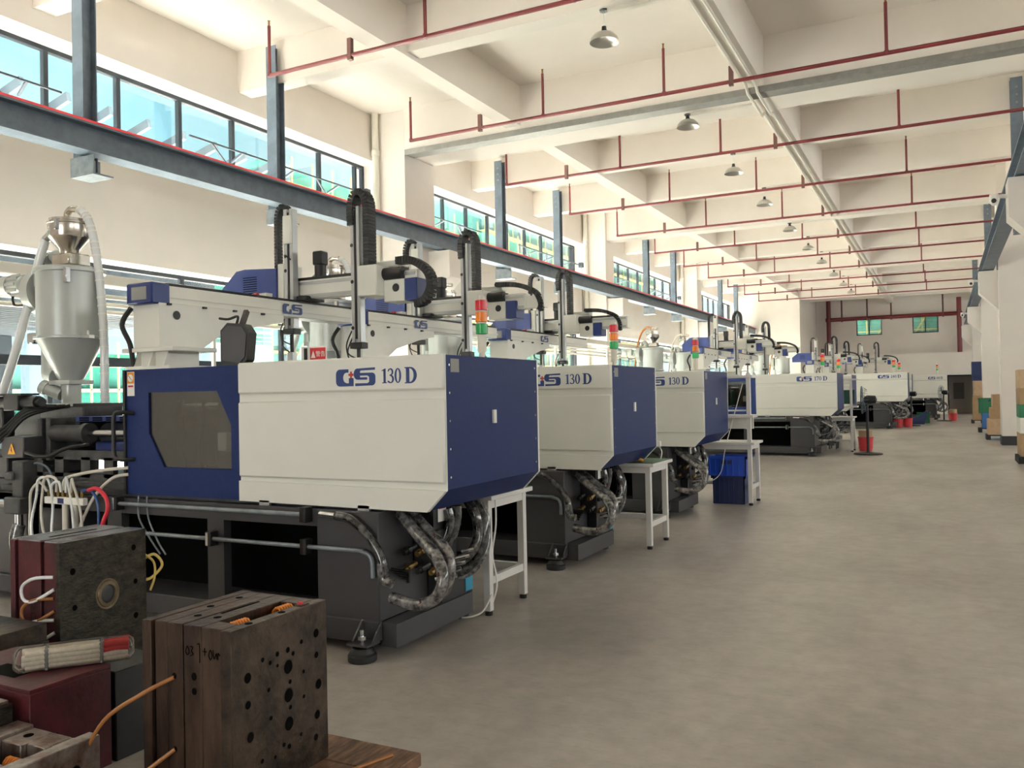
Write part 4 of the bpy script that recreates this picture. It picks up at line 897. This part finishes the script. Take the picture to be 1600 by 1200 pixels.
# ------------------------------------------------------------------ fans, stools, buckets
def fan(x, y, label, turn=0, tilt=.0):
    t = thing('standing_fan', label, 'fan', (x, y, 0), turn)
    MB().lathe([(.29, 0), (.3, .01), (.28, .03), (.05, .05), (.03, .06)], n=28).build('base', 'black_part', t)
    MB().cyl((0, 0, .05), (0, 0, 1.08), .03, n=14).build('pole', 'black_part', t)
    MB().lathe([(.03, -.2), (.09, -.17), (.1, 0), (.06, .06)], (0, 0, 1.18), 16, 'y').build('motor', 'black_part', t)
    g = MB()
    for r_ in (.1, .18, .25, .3): g.tube([(r_ * math.cos(a * PI / 12), .1 + .0, 1.18 + r_ * math.sin(a * PI / 12)) for a in range(25)], .005, 5, 1)
    for a in range(20): g.tube([(.05 * math.cos(a * PI / 10), .12, 1.18 + .05 * math.sin(a * PI / 10)), (.3 * math.cos(a * PI / 10), .1, 1.18 + .3 * math.sin(a * PI / 10)), (.22 * math.cos(a * PI / 10), .0, 1.18 + .22 * math.sin(a * PI / 10))], .004, 5, 1)
    g.build('guard', 'steel_grey', t)
    bl = MB()
    for k in range(3):
        a = k * 2 * PI / 3; c, s_ = math.cos(a), math.sin(a)
        pts = [(.04, -.02), (.24, -.07), (.26, .03), (.05, .03)]; vs = [(c * u - s_ * v, .05 + .12 * v + e, 1.18 + s_ * u + c * v) for e in (0, .006) for u, v in pts]
        bl._add(vs, [(3, 2, 1, 0), (4, 5, 6, 7), (0, 1, 5, 4), (1, 2, 6, 5), (2, 3, 7, 6), (3, 0, 4, 7)])
    bl.build('blades', 'steel_grey', t)
    return t
fan(-1.47, 19.78, 'black standing fan in mid hall beside the red bucket', 1.75)
fan(-1.05, 34.4, 'black standing fan beside the crumpled blue sheet, between the sixth and seventh machines', 1.4)
fan(.02, 39.1, 'far black standing fan beside the last machine', 1.2)
def bucket(x, y, label, lid=True):
    t = thing('bucket', label, 'bucket', (x, y, 0))
    MB().lathe([(.13, 0), (.135, .005), (.165, .30), (.175, .305), (.175, .32), (.16, .32), (.15, .05), (.02, .03)], n=24).build('body', 'bucket_red', t)
    if lid: MB().lathe([(.12, .10), (.145, .32), (.15, .44), (.155, .47), (.13, .475), (.02, .47)], n=24).build('inner_tub', 'bucket_inner', t)
bucket(-1.6, 20.9, 'red bucket with a beige tub in it behind the standing fan')
bucket(.35, 39.4, 'small red bucket by the far doorway', True); bucket(-1.45, 33.3, 'left one of two red buckets at the sixth machine', False); bucket(-1.15, 33.5, 'right one of two red buckets, nearer the blue sheet', False)
for i, (x, y) in enumerate(((-2.6, 21.45), (-2.1, 21.5))):
    t = thing('stool', ['black steel stool under the far workbench, left one', 'black steel stool under the far workbench, right one'][i], 'stool', (x, y, 0))
    MB().box(-.17, .17, -.17, .17, .55, .59, .01).build('seat', 'black_part', t)
    for sx in (-1, 1):
        for sy in (-1, 1): MB().bar((sx * .18, sy * .18, 0), (sx * .14, sy * .14, .55), .025).build('leg', 'black_part', t)
    for sy in (-1, 1): MB().bar((-.17, sy * .17, .2), (.17, sy * .17, .2), .02).bar((-.17 * sy, -.17, .26), (-.17 * sy, .17, .26), .02).build('stretcher', 'black_part', t)
t = tag(MB().prism([(-.25, 0), (.3, 0), (.42, .5), (.36, .52), (.1, .3), (-.25, .2)], 'y', -.2, .25).build('folded_sheet', 'crate_navy', None, (-.95, 36.0, 0)), 'crumpled blue sheet on the floor by the far fan', 'sheet')
t = crate(-.72, 37.2, 0, .5, .4, .42, 'bin_green', 'green bin on the floor between the far machines')
# ------------------------------------------------------------------ cartons and bins along the right columns
def pallet(x0, x1, y0, y1, label):
    t = thing('pallet', label, 'pallet', (x0, y0, 0)); w_, d = x1 - x0, y1 - y0
    for i in range(4): MB().box(0, w_, i * d / 4 + .01, (i + .8) * d / 4, .10, .13).build('deck_board', 'pallet_black', t)
    for x in (0, w_ / 2 - .05, w_ - .1): MB().box(x, x + .1, 0, d, 0, .10).build('runner', 'pallet_black', t)
def carton(x0, x1, y0, y1, z0, z1, m_, label, tape='carton_pale'):
    t = thing('carton', label, 'box', ((x0 + x1) / 2, (y0 + y1) / 2, z0)); w_, d, h = (x1 - x0) / 2, (y1 - y0) / 2, z1 - z0
    MB().box(-w_, w_, -d, d, 0, h, .006).build('body', m_, t)
    MB().box(-.03, .03, -d - .001, d + .001, h - .06, h).build('tape', tape, t)
    MB().box(-w_ - .001, w_ + .001, -.003, .003, h * .98, h).build('flap_seam', 'hanger_brown', t)
pallet(1.2, 2.1, 17.9, 18.8, 'black pallet under the nearest cartons at the right edge')
for i, (z0, z1, m_) in enumerate(((.13, .55, 'carton'), (.55, .84, 'paper_white'), (.84, 1.08, 'bin_green'), (1.08, 1.38, 'carton'), (1.38, 1.72, 'carton_pale'))):
    carton(1.24, 2.0, 17.95, 18.75, z0, z1, m_, ['bottom brown carton of the stack at the right picture edge', 'white carton in the stack at the right picture edge', 'green carton in the stack at the right picture edge', 'brown carton above the green one at the right edge', 'topmost carton of the stack at the right edge'][i])
pallet(1.0, 1.8, 25.6, 26.4, 'black pallet behind the nearest right hand column')
for i, (z0, z1) in enumerate(((.13, .55), (.55, .85), (.85, 1.2))):
    carton(1.04 + .06 * i, 1.7, 25.65, 26.3, z0, z1, ('carton_pale', 'carton', 'carton')[i], ['lowest carton of the stack behind the right column', 'middle carton of the stack behind the right column', 'top carton of the stack behind the right column'][i])
pallet(.95, 1.75, 29.6, 30.3, 'low dark pallet under the blue and green bins')
crate(1.35, 29.95, .13, .62, .6, .46, 'bin_blue', 'blue bin under the green one by the right columns')
crate(1.30, 29.95, .59, .68, .62, .46, 'bin_green', 'green bin stacked on the blue bin by the right columns')
pallet(.95, 1.7, 36.6, 37.3, 'dark pallet under the far cartons')
carton(1.0, 1.6, 36.65, 37.25, .13, 1.05, 'carton', 'tall brown carton far down the right columns')
carton(1.05, 1.6, 36.65, 37.25, 1.05, 1.62, 'carton_pale', 'carton in the middle of the far stack under the blue box')
carton(1.0, 1.6, 36.65, 37.25, 1.62, 2.35, 'crate_navy', 'blue box on top of the far carton stack', 'crate_navy')
#MARK_MOLDS
# ------------------------------------------------------------------ steel moulds in the foreground
def discs(parent, pts, axis_x, m_='void_black', ringm=None):
    """bolt holes: a dark bore with a worn rim, set in the face at x = axis_x (faces +X)"""
    for y, z, r in pts:
        if (r, ringm) not in HOLES:
            HOLES[r, ringm] = (MB().lathe([(r * 1.18, -.001), (r * 1.18, .001), (r * 1.02, .0012)], (0, 0, 0), 16, 'x').mesh('hole_rim', ringm or 'mold_rust'), MB().lathe([(r, 0), (r, .0018), (.001, .0019)], (0, 0, 0), 16, 'x').mesh('bore', m_))
        o = link('hole_rim', HOLES[r, ringm][0], parent, (axis_x, y, z)); link('bore', HOLES[r, ringm][1], o)
HOLES = {}
def coil(m_, p, axis, r, L, turns, wire):
    pts = []
    n_ = turns * 10
    for i in range(n_ + 1):
        a = 2 * PI * i / 10; u = L * i / n_
        pts.append((p[0] + r * math.cos(a), p[1] + u, p[2] + r * math.sin(a)) if axis == 'y' else (p[0] + u, p[1] + r * math.cos(a), p[2] + r * math.sin(a)))
    m_.tube(pts, wire, 6, 1)
t = thing('injection_mold', 'rusty brown steel mould block standing in the front, with orange springs', 'mold', (-2.51, 2.04, .1), scale=(.857, .889, 1))
Wd, Dp, Hh = .49, .54, .59
xs = [(0, .05, 0, 0), (.06, .13, .012, .0), (.131, .215, .012, 0), (.222, .32, .012, 0), (.322, .43, .012, 0), (.432, .49, 0, 0)]
for i, (a, b, ins, _) in enumerate(xs):
    if i in (4,):                                  # spacer block: two rails with a slot between, springs inside
        MB().box(a, b, ins, .10, 0, Hh, .003).build('spacer_block', 'mold_brown', t); MB().box(a, b, Dp - .10, Dp - ins, 0, Hh, .003).build('spacer_block', 'mold_brown', t)
        MB().box(a, b, .10, Dp - .10, 0, Hh - .09).build('ejector_plate', 'mold_rust', t)
        continue
    MB().box(a, b, ins, Dp - ins, 0, Hh, .003).build('plate', 'mold_brown' if i < 5 else 'mold_rust', t)
MB().box(.05, .06, .02, Dp - .02, .01, Hh - .012).build('parting_gap', 'void_black', t)
for y in (.115, .36):
    c_ = MB(); coil(c_, (.376, y, Hh - .036), 'y', .032, .085, 6, .0042); c_.build('spring', 'spring_orange', t)
MB().box(.23, .245, .19, .40, Hh - .001, Hh + .001).build('slot', 'void_black', t)
for x, y in ((.10, .26), (.17, .13), (.27, .14), (.10, .42), (.46, .12), (.46, .3)): MB().lathe([(.016, 0), (.016, .001), (.001, .0012)], (x, y, Hh), 14).build('bore', 'void_black', t)
MB().box(.435, .475, .40, .45, Hh - .03, Hh + .004, .002).build('lock_block', 'mold_dark', t); MB().box(.44, .46, .415, .43, Hh + .0, Hh + .012).build('red_tag', 'warn_red', t)
discs(t, [(.30, .30, .024), (.30, .40, .024), (.30, .20, .024), (.08, .42, .017), (.08, .33, .014), (.09, .22, .017), (.07, .10, .013), (.47, .48, .016), (.47, .40, .012), (.48, .29, .018), (.47, .18, .016), (.46, .10, .012), (.30, .46, .010), (.33, .44, .008), (.24, .46, .009), (.20, .44, .008), (.31, .345, .008), (.31, .255, .008), (.19, .35, .008), (.20, .25, .008), (.39, .36, .007), (.39, .27, .007), (.27, .135, .008), (.30, .12, .009), (.37, .14, .007), (.16, .46, .008), (.38, .47, .008), (.15, .12, .008), (.24, .42, .006), (.22, .11, .006)], Wd)
for x, z, r in ((.17, .41, .011), (.28, .42, .013), (.28, .37, .012), (.17, .16, .010)): MB().lathe([(r, 0), (r, -.0015), (.001, -.002)], (x, .011, z), 14, 'y').build('bore', 'void_black', t)
wr = MB(); zz = .50                                  # hand-scribbled marks on the side
for st in ([(.235, zz), (.245, zz + .02), (.255, zz), (.245, zz - .01), (.235, zz)], [(.262, zz + .02), (.275, zz + .018), (.268, zz + .004), (.278, zz - .004), (.262, zz - .012)], [(.30, zz + .03), (.312, zz + .03), (.312, zz - .03)], [(.33, zz + .01), (.35, zz + .01)], [(.34, zz + .022), (.34, zz - .004)], [(.36, zz), (.37, zz + .018), (.38, zz), (.37, zz - .014), (.36, zz)], [(.385, zz + .02), (.39, zz - .01), (.402, zz + .01), (.404, zz - .01)], [(.41, zz - .01), (.411, zz + .012), (.42, zz + .004)]):
    wr.tube([(x, .0105, z) for x, z in st], .0016, 5, 3)
wr.build('scribble', 'void_black', t, kind='stuff')
hz = thing('coolant_hose', 'orange hose loop hanging from the side of the rusty mould block', 'hose', (-2.51, 2.04, .1), scale=(.857, .889, 1))
MB().tube([(.17, .01, .405), (.08, -.06, .36), (-.06, -.13, .27), (-.15, -.16, .12), (-.12, -.15, .03), (-.0, -.12, .02), (.09, -.05, .10), (.17, .01, .16)], .0075, 8, 6).build('tube', 'orange_hose', hz)
mb_ = thing('wooden_board', 'brown wooden board under the rusty mould block', 'board', (-2.59, 1.9, 0))
for i in range(4): MB().box(0, .8, .2 * i, .2 * i + .195, .05, .1, .004).build('plank', 'wood_brown', mb_)
for x in (.05, .65): MB().box(x, x + .09, 0, .78, 0, .05).build('batten', 'wood_brown', mb_)
MB().tube([(.60, .36, .106), (.66, .55, .107), (.72, .72, .106)], .007, 8, 4).build('hose_end', 'orange_hose', mb_)
# maroon mould
t = thing('injection_mold', 'maroon mould block with clear hose loops, standing left of the rusty one', 'mold', (-4.22, 2.65, .1), scale=(.96, .88, 1))
Wd, Dp, Hh = .39, .57, .67
for a, b, ins, m_ in ((0, .04, 0, 'mold_maroon'), (.05, .235, .012, 'mold_maroon'), (.265, .37, .012, 'mold_maroon')): MB().box(a, b, ins, Dp - ins, 0, Hh - .004, .003).build('plate', m_, t)
MB().box(.04, .265, .03, Dp - .03, .005, Hh - .02).build('core', 'mold_rust', t)
MB().box(.37, .40, 0, Dp, 0, Hh, .003).build('clamp_plate', 'mold_dark', t)
for a, b in ((0, .04), (.05, .235), (.265, .4)): MB().box(a + .002, b - .002, .014, Dp - .014, Hh - .004, Hh + .0015).build('top_face', 'ground_steel', t)
MB().box(.16, .175, .12, .42, Hh, Hh + .003).build('slot', 'void_black', t)
MB().lathe([(.078, -.002), (.078, .002), (.072, .003), (.068, .001), (.064, .007), (.048, .008), (.045, 0)], (.40, .30, .37), 28, 'x').build('locating_ring', 'ring_bronze', t)
MB().lathe([(.044, 0), (.040, .002), (.026, .0035), (.001, .001)], (.40, .30, .37), 20, 'x').build('sprue_bush', 'cast_grey', t)
discs(t, [(.08, .52, .017), (.09, .34, .015), (.10, .13, .016), (.48, .58, .016), (.49, .40, .014), (.49, .22, .016)], .40, ringm='mold_dark')
for z0, m_, r_ in ((.44, 'clear_hose', .09), (.335, 'orange_hose', .06), (.23, 'clear_hose', .1)):
    MB().tube([(.34, .01, z0 + .06), (.25, -.042, z0 + .055), (.17, -.05, z0 + .01), (.18, -.05, z0 - .05), (.25, -.042, z0 - .055), (.345, .01, z0 - .0)], .0085, 8, 6).build('hose_loop', m_, t)
MB().tube([(.37, Dp, .50), (.40, Dp + .06, .52), (.43, Dp + .09, .46), (.40, Dp + .04, .40), (.38, Dp, .39)], .008, 8, 6).build('hose_loop', 'yellow_hose', t)
MB().tube([(.38, Dp, .53), (.405, Dp + .05, .48), (.41, Dp + .05, .40), (.395, Dp + .03, .33)], .007, 8, 6).build('hose_loop', 'yellow_hose', t)
text_obj('painted_date', '2024', .085, 'mold_rust', t, Matrix(((0, .7, 0, .15), (0, 0, -1, .011), (-1, 0, 0, .36), (0, 0, 0, 1))))
st_ = thing('wooden_block', 'timber blocks under the maroon mould', 'block', (-4.22, 2.65, 0), scale=(.96, .88, 1)); MB().box(0, .4, .03, .13, 0, .1, .004).build('beam', 'wood_brown', st_); MB().box(0, .4, .42, .52, 0, .1, .004).build('beam', 'wood_brown', st_)
# dark red mould lying under the sling
t = thing('injection_mold', 'dark red mould block lying flat under the white lifting sling', 'mold', (-3.62, 1.95, 0))
MB().box(.1, .62, 0, .34, .0, .385, .003).build('plate', 'mold_maroon', t); MB().box(.0, .62, .36, .62, 0, .36, .004).build('plate', 'black_part', t)
MB().box(.02, .62, .0, .34, .385, .40, .002).build('top_plate', 'mold_maroon', t)
MB().box(.22, .42, .07, .17, .4, .4015).build('pocket', 'void_black', t); MB().box(.02, .2, .02, .10, .4, .4015).build('slot', 'void_black', t)
discs(t, [(.16, .14, .02), (.24, .11, .016), (.10, .2, .012)], .62, ringm='mold_maroon')
# steel mould at the left edge, behind the sling
t = thing('injection_mold', 'dark flat mould with steel top at the left edge behind the sling', 'mold', (-4.35, 2.0, 0))
MB().box(0, .58, .0, .55, 0, .34, .003).build('base_plate', 'mold_dark', t); MB().box(.0, .58, .01, .2, .34, .42, .003).build('plate', 'mold_steel', t); MB().box(.0, .58, .3, .54, .34, .42, .003).build('plate', 'mold_rust', t)
MB().box(.03, .52, .2, .3, .34, .36).build('pocket', 'void_black', t)
# grey steel mould at the lower left
t = thing('injection_mold', 'grey steel mould with bright top at the left edge below the sling', 'mold', (-3.55, 1.62, 0))
MB().box(0, .5, 0, .30, 0, .36, .003).build('plate', 'mold_dark', t); MB().box(.0, .49, .01, .12, .36, .372, .002).build('top_face', 'mold_steel', t); MB().box(.0, .49, .17, .29, .36, .372, .002).build('top_face', 'mold_steel', t)
discs(t, [(.19, .22, .02)], .5, ringm='mold_dark')
# small open mould in the lower left corner
t = thing('injection_mold', 'small open steel mould with slots in the lower left corner', 'mold', (-3.03, 1.59, 0), scale=(.92, .93, 1.15))
MB().box(0, .46, 0, .36, 0, .17, .003).build('base_plate', 'mold_rust', t)
for x0, x1, y0, y1, z1 in ((0, .10, 0, .36, .26), (.105, .22, .0, .11, .25), (.105, .22, .23, .36, .25), (.225, .33, .0, .10, .25), (.225, .33, .25, .36, .25), (.335, .40, 0, .16, .25), (.335, .40, .27, .36, .25)):
    MB().box(x0, x1, y0, y1, .17, z1, .003).build('insert', 'mold_steel', t)
MB().box(.40, .46, -.02, .38, .0, .27, .003).build('clamp_plate', 'mold_steel', t)
MB().lathe([(.018, .25), (.018, .2515), (.001, .252)], (.16, .06, 0), 14).build('bore', 'void_black', t); MB().lathe([(.018, .25), (.018, .2515), (.001, .252)], (.16, .30, 0), 14).build('bore', 'void_black', t)
c_ = MB(); coil(c_, (.24, .17, .215), 'x', .022, .08, 6, .004); c_.build('spring', 'spring_orange', t)
MB().box(.34, .41, .17, .25, .17, .235, .004).build('lock_bracket', 'black_part', t)
discs(t, [(.12, .20, .017), (.28, .19, .017), (.12, .08, .017), (.28, .08, .017)], .46, ringm='mold_dark')
# lifting sling in a clear bag, on the dark red mould
p0, p1 = PZ(22, 1042, .43), PZ(205, 1018, .43)
ang = math.atan2(p1.y - p0.y, p1.x - p0.x); ln = (p1 - p0).length
t = thing('lifting_sling', 'folded white lifting sling with red eye, bundled in a clear bag', 'sling', (p0.x, p0.y, .402), ang)
for i in range(4):
    z = .014 + .018 * i; L_ = ln * (.97 if i < 2 else .74)
    MB().tube([(.02 + .012 * abs(i - 1.5), .0, z), (ln * .3, 0, z + .002), (ln * .6, 0, z), (L_, 0, z + .002)], .0145, 10, 4).build('strap', 'sling_cream', t)
    MB().tube([(.025, .042, z), (ln * .5, .042, z + .002), (L_ - .01, .042, z)], .0145, 10, 4).build('strap', 'sling_cream', t)
for i in (2, 3): MB().tube([(ln * .74, 0, .014 + .018 * i), (ln * .86, .004, .016 + .018 * i), (ln * .98, .0, .014 + .018 * i)], .015, 10, 4).tube([(ln * .74, .042, .014 + .018 * i), (ln * .98, .042, .014 + .018 * i)], .015, 10, 4).build('eye', 'sling_red', t)
for x in (.25, .72): MB().box(ln * x, ln * x + .016, -.018, .06, .0, .086, .006).build('band', 'poster', t)
MB().box(-.005, ln + .012, -.024, .066, .0, .092, .018).build('bag', 'plastic_bag', t)
